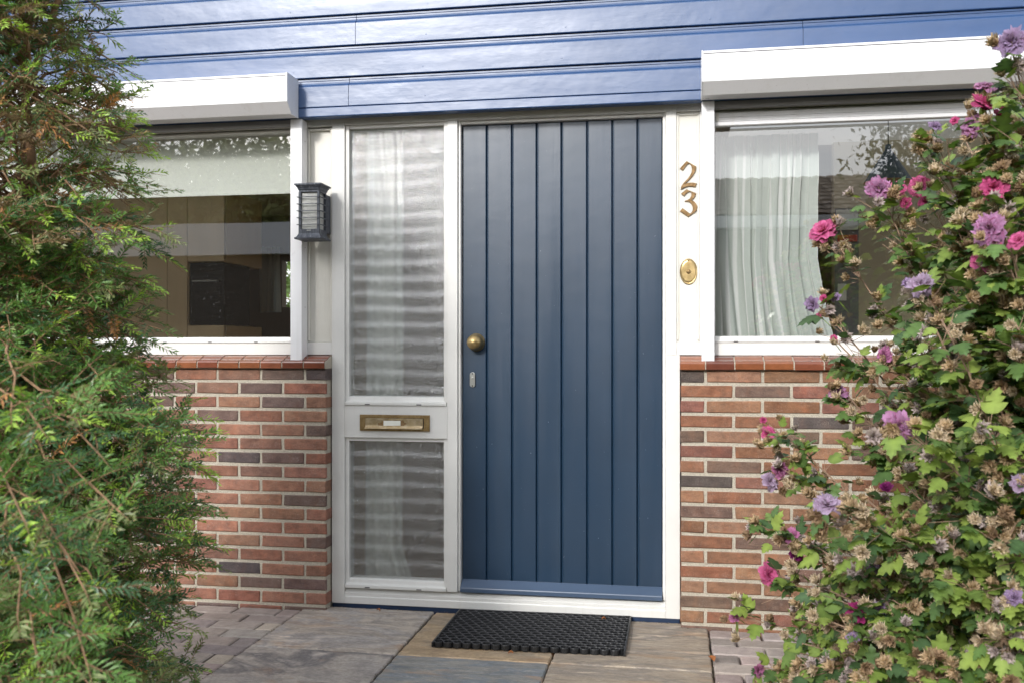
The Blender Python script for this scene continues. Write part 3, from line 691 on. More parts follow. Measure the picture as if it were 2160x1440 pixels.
def curtain(name, fx0, fx1, y, z0, z1, folds, amp, label, seed, stripes=0, ncol=160, nrow=40, mat='sheer_curtain'):
    rs = random.Random(seed); ph = [rs.uniform(0, 6.28) for _ in range(6)]; V = []; C = []; Fq = []
    for j in range(nrow+1):
        v = j/nrow; z = z1+(z0-z1)*v; a, b = fx0(v), fx1(v)
        for i in range(ncol+1):
            u = i/ncol; uu = u+.05*math.sin(6*u+v*1.5+ph[0])
            f = math.sin(uu*folds*6.283+ph[1]+.9*math.sin(v*1.8+u*5))+.45*math.sin(uu*folds*11.1+ph[2]+v*.9)+.3*math.sin(uu*folds*3.1+ph[3]-v*1.5)
            V.append((a+(b-a)*(u+.02*math.sin(3*u*6.28+ph[5]+v*1.3))+.006*math.sin(uu*folds*6.283*2+ph[4]), y+amp*f*(.45+.7*v), z))
            s = 1 if stripes and ((u*stripes) % 1) < .22 else 0
            C.append((s, s, s))
    for j in range(nrow):
        for i in range(ncol): q = j*(ncol+1)+i; Fq.append((q, q+1, q+ncol+2, q+ncol+1))
    o = npmesh(name, np.array(V), np.array(Fq), np.array(C), mat, None, True); tag(o, label, 'curtain'); return o
def rx(v):
    return .605+(-.004 if v < .1 else 0)-.004*math.sin(v*9)-.05*max(0, v-.2)*(1-v)*2+.17*max(0, v-.6)
curtain('curtain', lambda v: .13, rx, .19, 1.19, 2.10, 7, .014, 'sheer white striped curtain bunched at the left side of the right window', 3, 15)
curtain('curtain', lambda v: -1.415-.01*v, lambda v: -1.245-.01*v+(.0 if v < .93 else .05*(v-.93)/.07), .16, .10, 2.19, 3, .016, 'white curtain hanging behind the obscure-glass sidelight next to the door', 5, 0, 80, 60)
curtain('curtain', lambda v: -3.78, lambda v: -3.58, 4.1, 1.5, 2.1, 4, .03, 'pale curtain at the far back window of the kitchen', 8, 0, 60, 10)
# pendant lamp
Pn = empty('pendant_lamp', (1.11, 1.2, 2.4), 'dark blue cone pendant lamp with pale wooden rim, hanging in the right-hand room', 'pendant lamp')
def cone(mb, c, r0, r1, z0, z1, mi=0, n=40):
    mb.lathe([(r0, z0), (r1, z1)], c, axis='z', n=n, mi=mi)
m = MB(); n = 48; m.add([(1.11+r_*math.cos(k*2*math.pi/n), 1.2+r_*math.sin(k*2*math.pi/n), z) for r_, z in ((.123, 2.048), (.018, 2.215), (.014, 2.245)) for k in range(n)], [(i*n+k, i*n+(k+1) % n, (i+1)*n+(k+1) % n, (i+1)*n+k) for i in range(2) for k in range(n)]+[tuple(range(2*n, 3*n))]); m.build('lamp_shade', 'lamp_blue', Pn, smooth=True)
m = MB(); m.lathe([(.1235, 2.044), (.1235, 2.0475), (.11, 2.0478)], (1.11, 1.2, 0), axis='z', n=48); m.build('rim', 'lamp_wood', Pn)
m = MB(); m.tube([(1.11, 1.2, 2.24), (1.11, 1.2, 2.4)], .0022); m.build('cord', 'cord_black', Pn)
NB = empty('notice_board', (.99, 1.815, 1.6), 'tall grey notice strip with papers on the beige inner wall of the right room', 'notice board')
MB().box(.935, 1.07, 1.806, 1.818, 1.25, 2.0).build('board', 'shutter_grey', NB)
MB().box(.94, 1.065, 1.800, 1.805, 1.87, 1.99).build('sheet', 'paper', NB); MB().box(.95, 1.062, 1.800, 1.805, 1.80, 1.84).build('label_strip', 'red_paper', NB); MB().box(.95, 1.0, 1.800, 1.805, 1.45, 1.55).build('sheet', 'paper', NB)
SHf = empty('wall_shelf', (.70, 1.25, 1.5), 'small white shelf behind the sheer striped curtain, at its right edge', 'shelf')
MB().box(.60, .775, 1.2, 1.45, 1.505, 1.53).build('board', 'ceiling_white', SHf, bevel=.002); MB().box(.61, .64, 1.22, 1.44, 1.35, 1.504).build('bracket', 'ceiling_white', SHf)
o = MB().box(.615, .755, 1.22, 1.4, 1.5305, 1.540).build('book', 'red_paper', None, origin=(.69, 1.3, 1.53)); tag(o, 'thin red book lying on the small white shelf indoors', 'book')

# =====================================================================
# FOLIAGE
# =====================================================================
def shoots_mesh(S, name, parent, needle_len=.028, nw=.0056, spacing=.0046, mat='needle'):
    """S: list of (start, dir, length, normal, color, lenfactor)"""
    VV = []; CC = []; rng = np.random.RandomState(5)
    for (p, d, L_, nrm, c, k) in S:
        n = max(6, int(L_/spacing)); tt = (np.arange(n)+rng.rand(n)*.6)/n
        p = np.array(p); d = np.array(d); nrm = np.array(nrm); side = np.cross(d, nrm); side /= (np.linalg.norm(side)+1e-9); up = np.cross(side, d)
        sag = -.18*L_*tt**2
        base = p+d*(L_*tt)[:, None]; base[:, 2] += sag*.5
        sg = np.where(np.arange(n) % 2 == 0, 1, -1)[:, None]
        fa = .75+rng.rand(n, 1)*.35-.45*(tt[:, None]); nl = (needle_len*k*(.65+.5*rng.rand(n, 1)))*(1-.45*(tt[:, None])**3)*(.6+.4*np.minimum(1, tt[:, None]*8))
        dirv = side*sg*np.clip(fa, .25, 1.2)+d*(1.15-np.clip(fa, .25, 1.2)*.6)+up*(rng.randn(n, 1)*.28+.12)
        dirv /= np.linalg.norm(dirv, axis=1, keepdims=True)
        wd = np.cross(dirv, up+side*rng.randn(n, 1)*.5); wd /= (np.linalg.norm(wd, axis=1, keepdims=True)+1e-9); wd *= nw*.5*(.8+.4*rng.rand(n, 1))
        tip = base+dirv*nl; tip[:, 2] -= .002; mid = base+dirv*nl*.45+up*.001
        q = np.stack([base, mid+wd, tip, mid-wd], 1); VV.append(q.reshape(-1, 3))
        cc = np.array(c)[None, :]*(.75+.5*rng.rand(n, 1)); cc = np.repeat(cc, 4, 0); CC.append(cc)
    V = np.concatenate(VV); C = np.concatenate(CC); Fq = np.arange(len(V)).reshape(-1, 4)
    return npmesh(name, V, Fq, C, mat, parent)

# ---- yew ----
YA = (-1.905, -1.79); YC = empty('yew_shrub', (YA[0], YA[1], -.04), 'loose dark green yew with thin brown twigs, standing at the left before the brick wall', 'shrub')
rng = random.Random(21)
def Rz(z):
    pts = [(-.0, .50), (.25, .59), (.45, .60), (.6, .61), (.78, .62), (1.0, .60), (1.12, .53), (1.2, .49), (1.28, .55), (1.4, .47), (1.55, .50), (1.72, .44), (1.9, .42), (2.12, .38), (2.4, .32), (2.8, .12)]
    for a, b in zip(pts[:-1], pts[1:]):
        if a[0] <= z <= b[0]: return a[1]+(b[1]-a[1])*(z-a[0])/(b[0]-a[0])
    return .1
S = []; S2 = []; bm_ = MB(); stems = []
for i in range(6):
    a = rng.uniform(0, 6.28); r0 = rng.uniform(.02, .08); pts = []
    for k in range(9):
        f = k/8; rr = r0+.18*f*rng.uniform(.6, 1.2); pts.append((YA[0]+rr*math.cos(a+f*.5), YA[1]+rr*math.sin(a+f*.5), -.05+f*2.55))
    bm_.tube(pts, [.026*(1-.75*k/8) for k in range(9)], 7); stems.append(pts)
bm_.build('trunk', 'yew_bark', YC, smooth=True)
br = MB()
dark = (.065, .155, .06); mid = (.13, .26, .06); bright = (.33, .50, .07); olive = (.22, .26, .10); dry = (.50, .24, .09); brown = (.28, .20, .11)
NB_ = 954
for b in range(NB_):
    z = rng.uniform(-.0, 2.62); a = rng.uniform(0, 2*math.pi)
    # more branches on the faces turned to the camera and the right
    if rng.random() < .35: a = rng.uniform(-1.9, .5)
    Rr = Rz(min(2.79, max(0, z)))*rng.choice([rng.uniform(.55, .85), rng.uniform(.82, 1.04), rng.uniform(.9, 1.06)])
    near = b >= NB_-34
    if near: z = rng.uniform(.12, 1.12)
    st_ = rng.choice(stems); k = min(7, max(0, int((z-.18)/2.55*8))); s0 = Vector(st_[k])
    tip = Vector((YA[0]+Rr*math.cos(a), YA[1]+Rr*math.sin(a), z+rng.uniform(-.10, .06)))
    if near: tip = Vector((rng.uniform(-1.22, -.93), rng.uniform(-2.75, -2.45), z))
    s0 = Vector((s0.x, s0.y, max(0.05, tip.z+rng.uniform(-.22, .02))))
    pts = []
    for q in range(7):
        f = q/6; p = s0.lerp(tip, f); p.z += .10*math.sin(f*math.pi)*rng.uniform(.2, 1)-(.05*f*f); p.x += rng.uniform(-.012, .012); p.y += rng.uniform(-.012, .012); pts.append(p)
    br.tube(pts, [.0042*(1-.8*q/6)+.0007 for q in range(7)], 5)
    top = z > 1.5
    sparse = top and rng.random() < .7
    d0 = (pts[-1]-pts[-3]).normalized()
    nrm = Vector((rng.uniform(-.6, .6), rng.uniform(-1.0, .2), 1)).normalized()
    S_n = (9 if top else 13) if not sparse else 5
    bcol = rng.choice([dark, dark, dark, mid, mid, mid, olive] if not top else [dark, olive, olive, mid, brown, brown])
    tipc = rng.choice([mid, bright, bright, olive])
    # leader shoot
    S.append((pts[-1], d0, rng.uniform(.05, .085), nrm, tipc, 1.0)); br.tube([pts[-1], pts[-1]+d0*.06+Vector((0, 0, -.008))], [.0012, .0006], 4)
    for s_ in range(S_n):
        f = rng.uniform(.42, 1.0); q = min(5, int(f*6)); p = pts[q].lerp(pts[q+1], f*6-q) if q < 6 else pts[6]
        sgn = rng.choice([-1, 1]); lat = d0.cross(nrm).normalized()*sgn
        d = (d0*rng.uniform(-.1, 1)+lat*rng.uniform(.35, 1.1)+Vector((0, 0, rng.uniform(-.35, .75)))).normalized()
        Ls = rng.uniform(.05, .125)
        cc = bcol if rng.random() < .72 else rng.choice([bright, mid, olive, dry if rng.random() < .4 else dark, brown if top else mid])
        nn = (nrm+Vector((rng.uniform(-.5, .5), rng.uniform(-.5, .5), 0))).normalized()
        S.append((p, d, Ls, nn, cc, rng.uniform(.75, 1.1)))
        br.tube([p, p+d*Ls*.5+Vector((0, 0, -.18*Ls*.25)), p+d*Ls+Vector((0, 0, -.18*Ls))], [.0015, .001, .0006], 4)
        if rng.random() < .6:
            e = p+d*Ls*rng.uniform(.3, .7); d2 = (d+lat*rng.uniform(-1, 1)+Vector((rng.uniform(-.4, .4), rng.uniform(-.4, .4), rng.uniform(-.3, .3)))).normalized()
            S.append((e, d2, Ls*.7, nn, tipc if rng.random() < .35 else cc, .85))
            br.tube([e, e+d2*Ls*.7], [.001, .0006], 4)
br.build('branch', 'yew_bark', YC, fixn=False)
shoots_mesh(S, 'foliage', YC)
attr_mat('berry', .35)
for (x, y, z) in ((-1.60, -2.10, .52), (-1.72, -2.2, .37), (-1.45, -2.0, .3)):
    bb = MB(); bb.lathe([(.001, -.006), (.004, -.005), (.0058, 0), (.005, .004), (.002, .0055)], (x, y, z), axis='z', n=10); bb.c = [(.5, .03, .02)]*len(bb.v); bb.build('berry', 'berry', YC, smooth=True)

# ---- hibiscus ----
TIPS = [(0.798,-1.629,1.904),(0.764,-1.533,1.786),(0.664,-1.449,1.719),(0.741,-1.486,1.659),(0.809,-1.525,1.684),(0.575,-1.261,1.608),(0.665,-1.347,1.598),(0.456,-1.079,1.525),(0.631,-1.252,1.507),(0.423,-1.085,1.301),(0.752,-1.637,1.548),(0.707,-1.442,1.544),(0.725,-1.743,1.443),(0.71,-1.34,1.39),(0.725,-1.692,1.376),(0.608,-1.56,1.324),(0.562,-1.365,1.15),(0.481,-1.176,1.044),(0.469,-1.128,1.191),(0.299,-0.903,0.915),(0.322,-0.95,0.789),(0.257,-1.012,0.6),(0.354,-1.756,0.797),(0.356,-1.096,0.597),(0.287,-1.007,0.458),(0.183,-1.025,0.323),(0.253,-1.063,0.175),(0.522,-1.474,0.606),(0.475,-1.482,0.475),(0.503,-1.781,0.992),(0.679,-1.548,1.132),(0.628,-1.658,0.823),(0.693,-1.799,0.985),(0.774,-1.734,1.223),(0.607,-1.357,0.714),(0.655,-1.755,0.618),(0.471,-1.279,0.562),(0.537,-1.572,0.448),(0.697,-1.849,0.527),(0.378,-1.194,0.386),(0.568,-1.77,0.431),(0.718,-1.846,0.747),(0.684,-1.344,1.013),(0.769,-1.431,1.219),(0.585,-1.158,0.89),(0.338,-1.404,0.298),(0.442,-1.589,0.34),(0.904,-1.407,1.381),(0.657,-1.247,1.21),(0.756,-1.433,0.731)]
FL = [(0.803,-1.628,1.898,0.0403,"l"),(0.767,-1.533,1.768,0.0432,"p"),(0.75,-1.515,1.727,0.0272,"v"),(0.771,-1.532,1.819,0.0216,"v"),(0.803,-1.526,1.75,0.0180,"p"),(0.711,-1.492,1.748,0.0135,"p"),(0.67,-1.448,1.744,0.0187,"l"),(0.571,-1.262,1.615,0.0311,"v"),(0.62,-1.254,1.612,0.0243,"p"),(0.671,-1.296,1.613,0.0278,"p"),(0.685,-1.324,1.565,0.0262,"p"),(0.635,-1.302,1.567,0.0186,"p"),(0.446,-1.081,1.518,0.0377,"p"),(0.758,-1.636,1.548,0.0345,"p"),(0.718,-1.744,1.437,0.0341,"v"),(0.736,-1.741,1.415,0.0198,"p"),(0.723,-1.693,1.368,0.0292,"p"),(0.611,-1.56,1.322,0.0276,"l"),(0.417,-1.086,1.298,0.0261,"l"),(0.443,-1.102,1.313,0.0144,"p"),(0.481,-1.095,1.314,0.0173,"l"),(0.434,-1.083,1.259,0.0174,"p"),(0.466,-1.128,1.19,0.0143,"p"),(0.562,-1.365,1.143,0.0234,"v"),(0.472,-1.178,1.03,0.0266,"v"),(0.505,-1.781,0.981,0.0319,"v"),(0.298,-0.903,0.884,0.0264,"p"),(0.281,-0.906,0.931,0.0124,"p"),(0.326,-0.949,0.777,0.0305,"v"),(0.295,-0.955,0.736,0.0259,"l"),(0.354,-1.756,0.788,0.0292,"l"),(0.565,-1.365,0.779,0.0195,"m"),(0.652,-1.451,0.706,0.0125,"m"),(0.353,-1.097,0.59,0.0247,"v"),(0.357,-1.096,0.525,0.0232,"m"),(0.287,-1.007,0.448,0.0330,"p"),(0.519,-1.474,0.596,0.0250,"l"),(0.479,-1.481,0.465,0.0287,"m"),(0.524,-1.493,0.478,0.0211,"l"),(0.183,-1.025,0.316,0.0180,"v"),(0.25,-1.064,0.167,0.0221,"v"),(0.767,-1.786,1.404,0.0215,"p"),(0.602,-1.46,1.331,0.0163,"l"),(0.754,-1.839,0.863,0.0210,"l"),(0.739,-1.842,0.611,0.0199,"l"),(0.442,-1.589,0.43,0.0180,"l")]
HB = empty('hibiscus_bush', (1.12, -1.35, -.04), 'tall hibiscus with pink and lilac double blooms, before the right window', 'flowering shrub')
rng = random.Random(4)
LV = []; LF = []; LC = []; nleaf = 0
rib = [(0, 0), (.10, 0), (.24, 0), (.36, 0), (.48, 0), (.60, 0), (.72, 0), (.84, 0), (.93, 0), (1.0, 0)]
edg = [(.0, .01), (.02, .20), (.16, .34), (.42, .46), (.42, .25), (.64, .33), (.66, .16), (.82, .17), (.88, .06), (1.0, .0)]
def leaf(p, d, up, L_, col, curl=.25):
    d = Vector(d).normalized(); up = Vector(up); s = d.cross(up)
    if s.length < 1e-3: s = Vector((1, 0, 0))
    s.normalize(); u = s.cross(d).normalized(); o = len(LV); wv = rng.uniform(-.12, .12); asy = rng.uniform(.85, 1.12); sc = rng.uniform(.85, 1.1)
    def pt(y, x, side):
        h = -curl*y*y*.5-.55*abs(x)*abs(x)+.22*abs(x)+wv*x*side*y + .03*math.sin(y*9+x*14)
        return Vector(p)+d*(y*L_)+s*(x*side*L_*sc)+u*(h*L_)
    n = len(rib)
    for y, x in rib: LV.append(pt(y, 0, 1))
    for y, x in edg: LV.append(pt(y, x*asy, 1))
    for y, x in edg: LV.append(pt(y, x/asy, -1))
    for i in range(n-1):
        LF.append((o+i, o+n+i, o+n+i+1, o+i+1)); LF.append((o+i, o+i+1, o+2*n+i+1, o+2*n+i))
    c = [jit(col, .08)]*(3*n)
    for i in range(n): c[i] = tuple(min(1, q*1.35) for q in col)
    LC.extend(c)
G = [(.10, .175, .05), (.14, .215, .055), (.19, .27, .06), (.25, .33, .075), (.085, .15, .05), (.065, .12, .05)]
stem = MB(); dried_spots = []; fine = MB()
base0 = Vector((1.12, -1.35, -.02))
camp = Vector((0, -4.1, 1.16))
def stem_to(tip, radius, nleaf_, yf=0, start=None, lowleaf=.35):
    tip = Vector(tip)
    b0 = start or (base0+Vector((rng.uniform(-.18, .2), rng.uniform(-.2, .2), 0)))
    if start is None and tip.z < .75: b0 = base0+Vector((-.15+rng.uniform(-.1, .1), rng.uniform(-.15, .15), .02))
    pts = []; n = 9
    ctrl = b0.lerp(tip, .45)+Vector((.10, 0, .05+.10*min(1, tip.z)))
    for i in range(n+1):
        f = i/n; p = b0*(1-f)**2+ctrl*(2*f*(1-f))+tip*f*f
        p += Vector((rng.uniform(-.006, .006), rng.uniform(-.006, .006), 0)); pts.append(p)
    pts[-1] = tip
    stem.tube(pts, [radius*(1-.78*i/n)+.0012 for i in range(n+1)], 6)
    for k in range(nleaf_):
        f = lowleaf+(1-lowleaf)*((k+rng.random())/nleaf_); f = min(.985, f); i = int(f*n); p = pts[i].lerp(pts[i+1], f*n-i)
        dd = (pts[i+1]-pts[i]).normalized(); a = k*2.4+rng.uniform(-.4, .4)
        o1 = dd.orthogonal().normalized(); o2 = dd.cross(o1); rad = o1*math.cos(a)+o2*math.sin(a)
        dl = (rad*1.0+dd*rng.uniform(.1, .7)+Vector((-.1, -.25, rng.uniform(-.35, .25)))).normalized()
        pet = rng.uniform(.012, .05); lp = p+dl*pet; fine.tube([p, lp], [.0009, .0007], 4)
        L_ = rng.uniform(.038, .072)*rng.choice([.7, 1, 1, 1.1]); col = rng.choice(G if rng.random() < .75 else G[2:4]); 
        if rng.random() < .003: col = (.45, .32, .03)
        leaf(lp, dl+Vector((0, 0, rng.uniform(-.5, .1))), Vector((rng.uniform(-.5, .3), rng.uniform(-.8, .2), 1)), L_, col, rng.uniform(.1, .6))
        if f > .5 and rng.random() < .9:
            sp = p+(rad+dd*.9).normalized()*rng.uniform(.02, .05); fine.tube([p, sp], [.0013, .001], 4, col=(.3, .2, .1)); dried_spots.append((sp, (rad+dd).normalized()))
    return pts
allp = []
for tp in TIPS:
    low = tp[0] < .5 and tp[1] > -1.2
    pts = stem_to(tp, .0034, 48 if not low else 24, lowleaf=.25 if not low else .35); allp.append(pts)
    for k in range(rng.choice([3, 4, 5, 6])):
        sp = Vector(tp)+Vector((rng.uniform(-.045, .045), rng.uniform(-.04, .04), rng.uniform(-.10, .012))); dried_spots.append((sp, Vector((rng.uniform(-1, .5), rng.uniform(-1, .3), rng.uniform(-.2, 1))).normalized())); fine.tube([pts[-2], sp], [.0013, .001], 4)
# inner mass, to the right and behind
for k in range(230):
    f = rng.random(); zt = rng.uniform(.15, 1.85)
    xl = .55 if zt > 1.3 else (.50 if zt > .8 else .42)
    tp = (rng.uniform(xl+.08, 1.75), rng.uniform(-1.85, -.8), zt if True else 0)
    if tp[0] < .8 and zt > 1.55: tp = (tp[0]+.2, tp[1], zt)
    if tp[0] < .75 and tp[1] > -1.15 and zt > .7: continue
    stem_to(tp, .0036, 36, lowleaf=.3)
def spray(st_, f, Lw, nl):
    i = int(f*9); p = st_[i].lerp(st_[i+1], f*9-i); dd = (st_[i+1]-st_[i]).normalized()
    d = (dd*rng.uniform(.1, .9)+Vector((rng.uniform(-.9, .6), rng.uniform(-1.0, .4), rng.uniform(-.2, .7)))).normalized()
    e = p+d*Lw+Vector((0, 0, -.01)); fine.tube([p, p.lerp(e, .5)+Vector((0, 0, .006)), e], [.0018, .0014, .0009], 4)
    for k in range(nl):
        q = p.lerp(e, (k+.6)/nl); dl = (d+Vector((rng.uniform(-1, .7), rng.uniform(-1, .5), rng.uniform(-.7, .5)))).normalized()
        leaf(q+dl*.01, dl+Vector((0, 0, rng.uniform(-.5, .1))), Vector((rng.uniform(-.5, .3), rng.uniform(-.9, .1), 1)), rng.uniform(.034, .066), rng.choice(G), rng.uniform(.1, .6))
    dried_spots.append((e, (d+Vector((0, -.3, .2))).normalized()))
    if rng.random() < .4: dried_spots.append((e+Vector((rng.uniform(-.03, .03), rng.uniform(-.03, .0), rng.uniform(-.03, .03))), (d+Vector((.3, -.6, .2))).normalized()))
for st_ in allp:
    low = st_[-1].x < .5 and st_[-1].y > -1.2
    for k in range(4 if low else 15): spray(st_, rng.uniform(.55 if not low else .7, .95), rng.uniform(.04, .13 if low else .18), rng.choice([4, 5, 6, 7]))
for k in range(420):
    st_ = rng.choice(allp); f = rng.uniform(.55, .98); i = int(f*9); p = st_[i].lerp(st_[i+1], f*9-i)
    sp = p+Vector((rng.uniform(-.06, .07), rng.uniform(-.11, -.02), rng.uniform(-.03, .06))); fine.tube([p, sp], [.0013, .0009], 4)
    for q in range(rng.choice([1, 1, 2, 3])): dried_spots.append((sp+Vector((rng.uniform(-.018, .018), rng.uniform(-.015, .015), rng.uniform(-.02, .02))), Vector((rng.uniform(-1, .6), rng.uniform(-1, 0), rng.uniform(-.3, 1))).normalized()))
for k in range(60):   # outermost side sprigs low down
    tp = (rng.uniform(.28, .62), rng.uniform(-1.5, -1.0), rng.uniform(.05, .62)); stem_to(tp, .0035, 12, lowleaf=.5)
stem.build('stem', 'stem_bark', HB, fixn=False, smooth=True); fine.build('twig', 'stem_bark', HB, fixn=False)
npmesh('foliage', np.array([tuple(v) for v in LV]), np.array(LF), np.array(LC), 'leaf', HB, True)
# flowers
def bloom(seed, cin, cout, layers, open_=1.0, crump=.0):
    r_ = random.Random(seed); V = []; Fq = []; C = []
    for li, (npet, tilt, ln, wd) in enumerate(layers):
        for k in range(npet):
            a = 2*math.pi*(k+.5*(li % 2)+r_.uniform(-.2, .2))/npet; t0 = tilt*open_+r_.uniform(-.16, .16); l_ = ln*r_.uniform(.85, 1.12); w_ = wd*r_.uniform(.85, 1.15)
            nu, nv = 5, 6; o = len(V); ph1, ph2 = r_.uniform(0, 6), r_.uniform(0, 6); sh = r_.uniform(.7, 1.15)
            for j in range(nv+1):
                v = j/nv
                for i in range(nu+1):
                    u = i/nu*2-1; ww = w_*math.sin(math.pi*min(1, .18+v*.72))**.8
                    ang = t0*(.35+.75*v)
                    rr = l_*v*math.sin(ang)+.02; zz = l_*v*math.cos(ang)
                    x = rr; y = u*ww; z = zz+.10*u*u*ww*2
                    rf = (.07+crump)*v*(math.sin(u*6+ph1+v*3)+.6*math.sin(v*9+u*4+ph2)); x += rf; z += rf*.8
                    if crump: x += r_.uniform(-1, 1)*crump*.35; y += r_.uniform(-1, 1)*crump*.35; z += r_.uniform(-1, 1)*crump*.35
                    V.append((x*math.cos(a)-y*math.sin(a), x*math.sin(a)+y*math.cos(a), z))
                    m_ = v**1.3; vein = .88+.12*math.cos(u*14)
                    C.append(tuple((ci*(1-m_)+co*m_)*sh*vein for ci, co in zip(cin, cout)))
            for j in range(nv):
                for i in range(nu): q = o+j*(nu+1)+i; Fq.append((q, q+1, q+nu+2, q+nu+1))
    return np.array(V), np.array(Fq), np.array(C)
LAY = [(6, 1.45, .95, .50), (6, 1.15, .85, .42), (6, .8, .72, .34), (5, .45, .6, .26)]
LB = [(5, .75, .95, .42), (5, .5, .9, .36), (4, .3, .8, .26)]
kinds = {'p': [((.42, .02, .12), (.80, .19, .42)), ((.36, .015, .10), (.74, .13, .34))], 'v': [((.34, .05, .18), (.56, .30, .52)), ((.30, .06, .18), (.62, .24, .46))], 'l': [((.30, .14, .26), (.56, .44, .62)), ((.28, .12, .26), (.48, .36, .60))], 'm': [((.16, .01, .07), (.42, .04, .20)), ((.14, .01, .09), (.30, .03, .20))]}
protos = {}
for key, cs in kinds.items():
    for q, (ci, co) in enumerate(cs):
        V, Fq, C = bloom(hash(key) % 7+q*11 if False else ord(key)+q*11, ci, co, LAY if q == 0 else LAY[1:], 1.0 if key != 'm' else .8, 0 if key == 'p' else .05)
        o = npmesh('flower', V, Fq, C, 'petal', None, True); protos[(key, q)] = o
used = set(); 
def place(proto, loc, face, size, first):
    o = proto if first else proto.copy()
    if not first: COL.objects.link(o)
    o.parent = HB; o.location = Vector(loc)-wloc(HB)
    o.rotation_euler = face.to_track_quat('Z', 'Y').to_euler(); o.rotation_euler.rotate_axis('Z', rng.uniform(0, 6.28)); o.scale = (size,)*3
    return o
lbl = {'p': 'pink double bloom', 'v': 'pink-violet double bloom', 'l': 'pale lilac fading bloom', 'm': 'deep magenta bloom'}
simple('calyx', lin(130, 160, 60), .6, .15)
for (x, y, z, r_, k) in FL:
    sep = MB()
    q = rng.choice([0, 0, 1]) if r_ > .02 else 1
    face = Vector((rng.uniform(-.9, .3), rng.uniform(-1.1, -.35), rng.uniform(-.05, .8))).normalized()
    o = place(protos[(k, q)], (x, y, z), face, r_*1.2, (k, q) not in used); used.add((k, q)); o['label'] = lbl[k]
    # calyx and stalk
    c0 = Vector((x, y, z)); b_ = c0-face*r_*.5; sep.tube([b_, c0-face*.002], [.0035, r_*.22], 7); sep.tube([b_-face*.01+Vector((.03, .02, -.03)), b_], [.0012, .0014], 5); sep.build('calyx', 'calyx', HB, smooth=True, fixn=False)
    for _ in range(rng.choice([1, 2, 2])): dried_spots.append((c0+Vector((rng.uniform(-.025, .045), rng.uniform(-.02, .03), -r_*.9-rng.uniform(.0, .03))), Vector((rng.uniform(-1, .6), -.6, rng.uniform(-.4, .6))).normalized()))
for k in protos:
    if k not in used: bpy.data.objects.remove(protos[k])
DC = [((.42, .28, .16), (.76, .56, .36)), ((.46, .32, .20), (.84, .68, .50)), ((.36, .27, .26), (.64, .53, .52)), ((.28, .17, .10), (.56, .38, .24))]
dprot = []
for q, (ci, co) in enumerate(DC):
    V, Fq, C = bloom(90+q, ci, co, [(5, .95, .75, .40), (5, .62, .9, .36), (4, .35, .95, .30)], .85, .13); dprot.append((V, Fq, C))
# nearest ones to the camera and left edge as individual parts
dried_spots.sort(key=lambda t_: (t_[0]-camp).length*(1 if True else 1))
vis = [d for d in dried_spots if d[0].x < .95]; rest = [d for d in dried_spots if d[0].x >= .95]
rng.shuffle(vis); ind, extra = vis[:96], vis[96:2200]+rest[:150]
dobj = [npmesh('dried_flower', V, Fq, C, 'petal', None, True) for V, Fq, C in dprot]
dl_ = ['tan shrivelled bloom', 'pale straw-coloured shrivelled bloom', 'greyish mauve shrivelled bloom', 'dark brown shrivelled bloom']
for i, (p, d) in enumerate(ind):
    k = i if i < 4 else rng.choice([0, 0, 1, 1, 2, 3]); o = place(dobj[k], p, d, rng.uniform(.019, .029), i < 4); o['label'] = dl_[k]
VV = []; FF = []; CC = []; off = 0
for (p, d) in extra:
    V, Fq, C = dprot[rng.choice([0, 0, 1, 1, 2, 3])]; mtx = np.array(d.to_track_quat('Z', 'Y').to_matrix()) ; s = rng.uniform(.018, .028)
    VV.append((V*s) @ mtx.T+np.array(p)); FF.append(Fq+off); CC.append(C); off += len(V)
if VV:
    o = npmesh('dried_flower_heads', np.concatenate(VV), np.concatenate(FF), np.concatenate(CC), 'petal', HB, True); o['kind'] = 'stuff'

simple('dead_leaf', lin(150, 92, 48), .7, .25, 80)
def fallen(x, y, a, L_, label, zz=.006):
    m = MB(); vs = []
    for i in range(7):
        f = i/6; w_ = L_*.28*math.sin(math.pi*min(.98, .06+f*.9)); h = zz+.006*math.sin(f*3)+.003
        for sgn in (-1, 0, 1): px_, py_ = (f-.5)*L_, sgn*w_; vs.append((x+px_*math.cos(a)-py_*math.sin(a), y+px_*math.sin(a)+py_*math.cos(a), h+(.006 if sgn else 0)))
    m.add(vs, [(i*3+k, i*3+k+1, i*3+k+4, i*3+k+3) for i in range(6) for k in range(2)])
    o = m.build('fallen_leaf', 'dead_leaf', None, fixn=False, origin=(x, y, zz)); tag(o, label, 'leaf')
mg = MB(); rg = random.Random(9)
def grain(x, y, z, r_):
    c = jit(rg.choice([lin(150, 138, 120), lin(96, 84, 70), lin(70, 62, 50), lin(74, 84, 46), lin(120, 82, 50)]), .2)
    P_ = [(x+rg.uniform(-r_, r_), y+rg.uniform(-r_, r_), z+rg.uniform(0, r_*.8)) for _ in range(4)]
    mg.add(P_, [(0, 1, 2), (0, 1, 3), (1, 2, 3), (0, 2, 3)], 0, c)
for _ in range(900):
    grain(rg.uniform(-1.65, .13), -.006-abs(rg.gauss(0, .012)), -.003, rg.uniform(.001, .0035))
for xx in (-1.652, -1.056, -.464, .132):
    for _ in range(420): grain(xx+rg.gauss(0, .004), rg.uniform(-2.2, -.02), -.006, rg.uniform(.001, .004))
for _ in range(1400): grain(rg.uniform(-2.6, 1.6), rg.uniform(-1.6, -.07), -.003, rg.uniform(.0006, .0022))
for _ in range(700): grain(rg.choice([rg.uniform(-2.6, -1.54), rg.uniform(.02, 1.6)]), -.068-abs(rg.gauss(0, .010)), -.003, rg.uniform(.0012, .004))
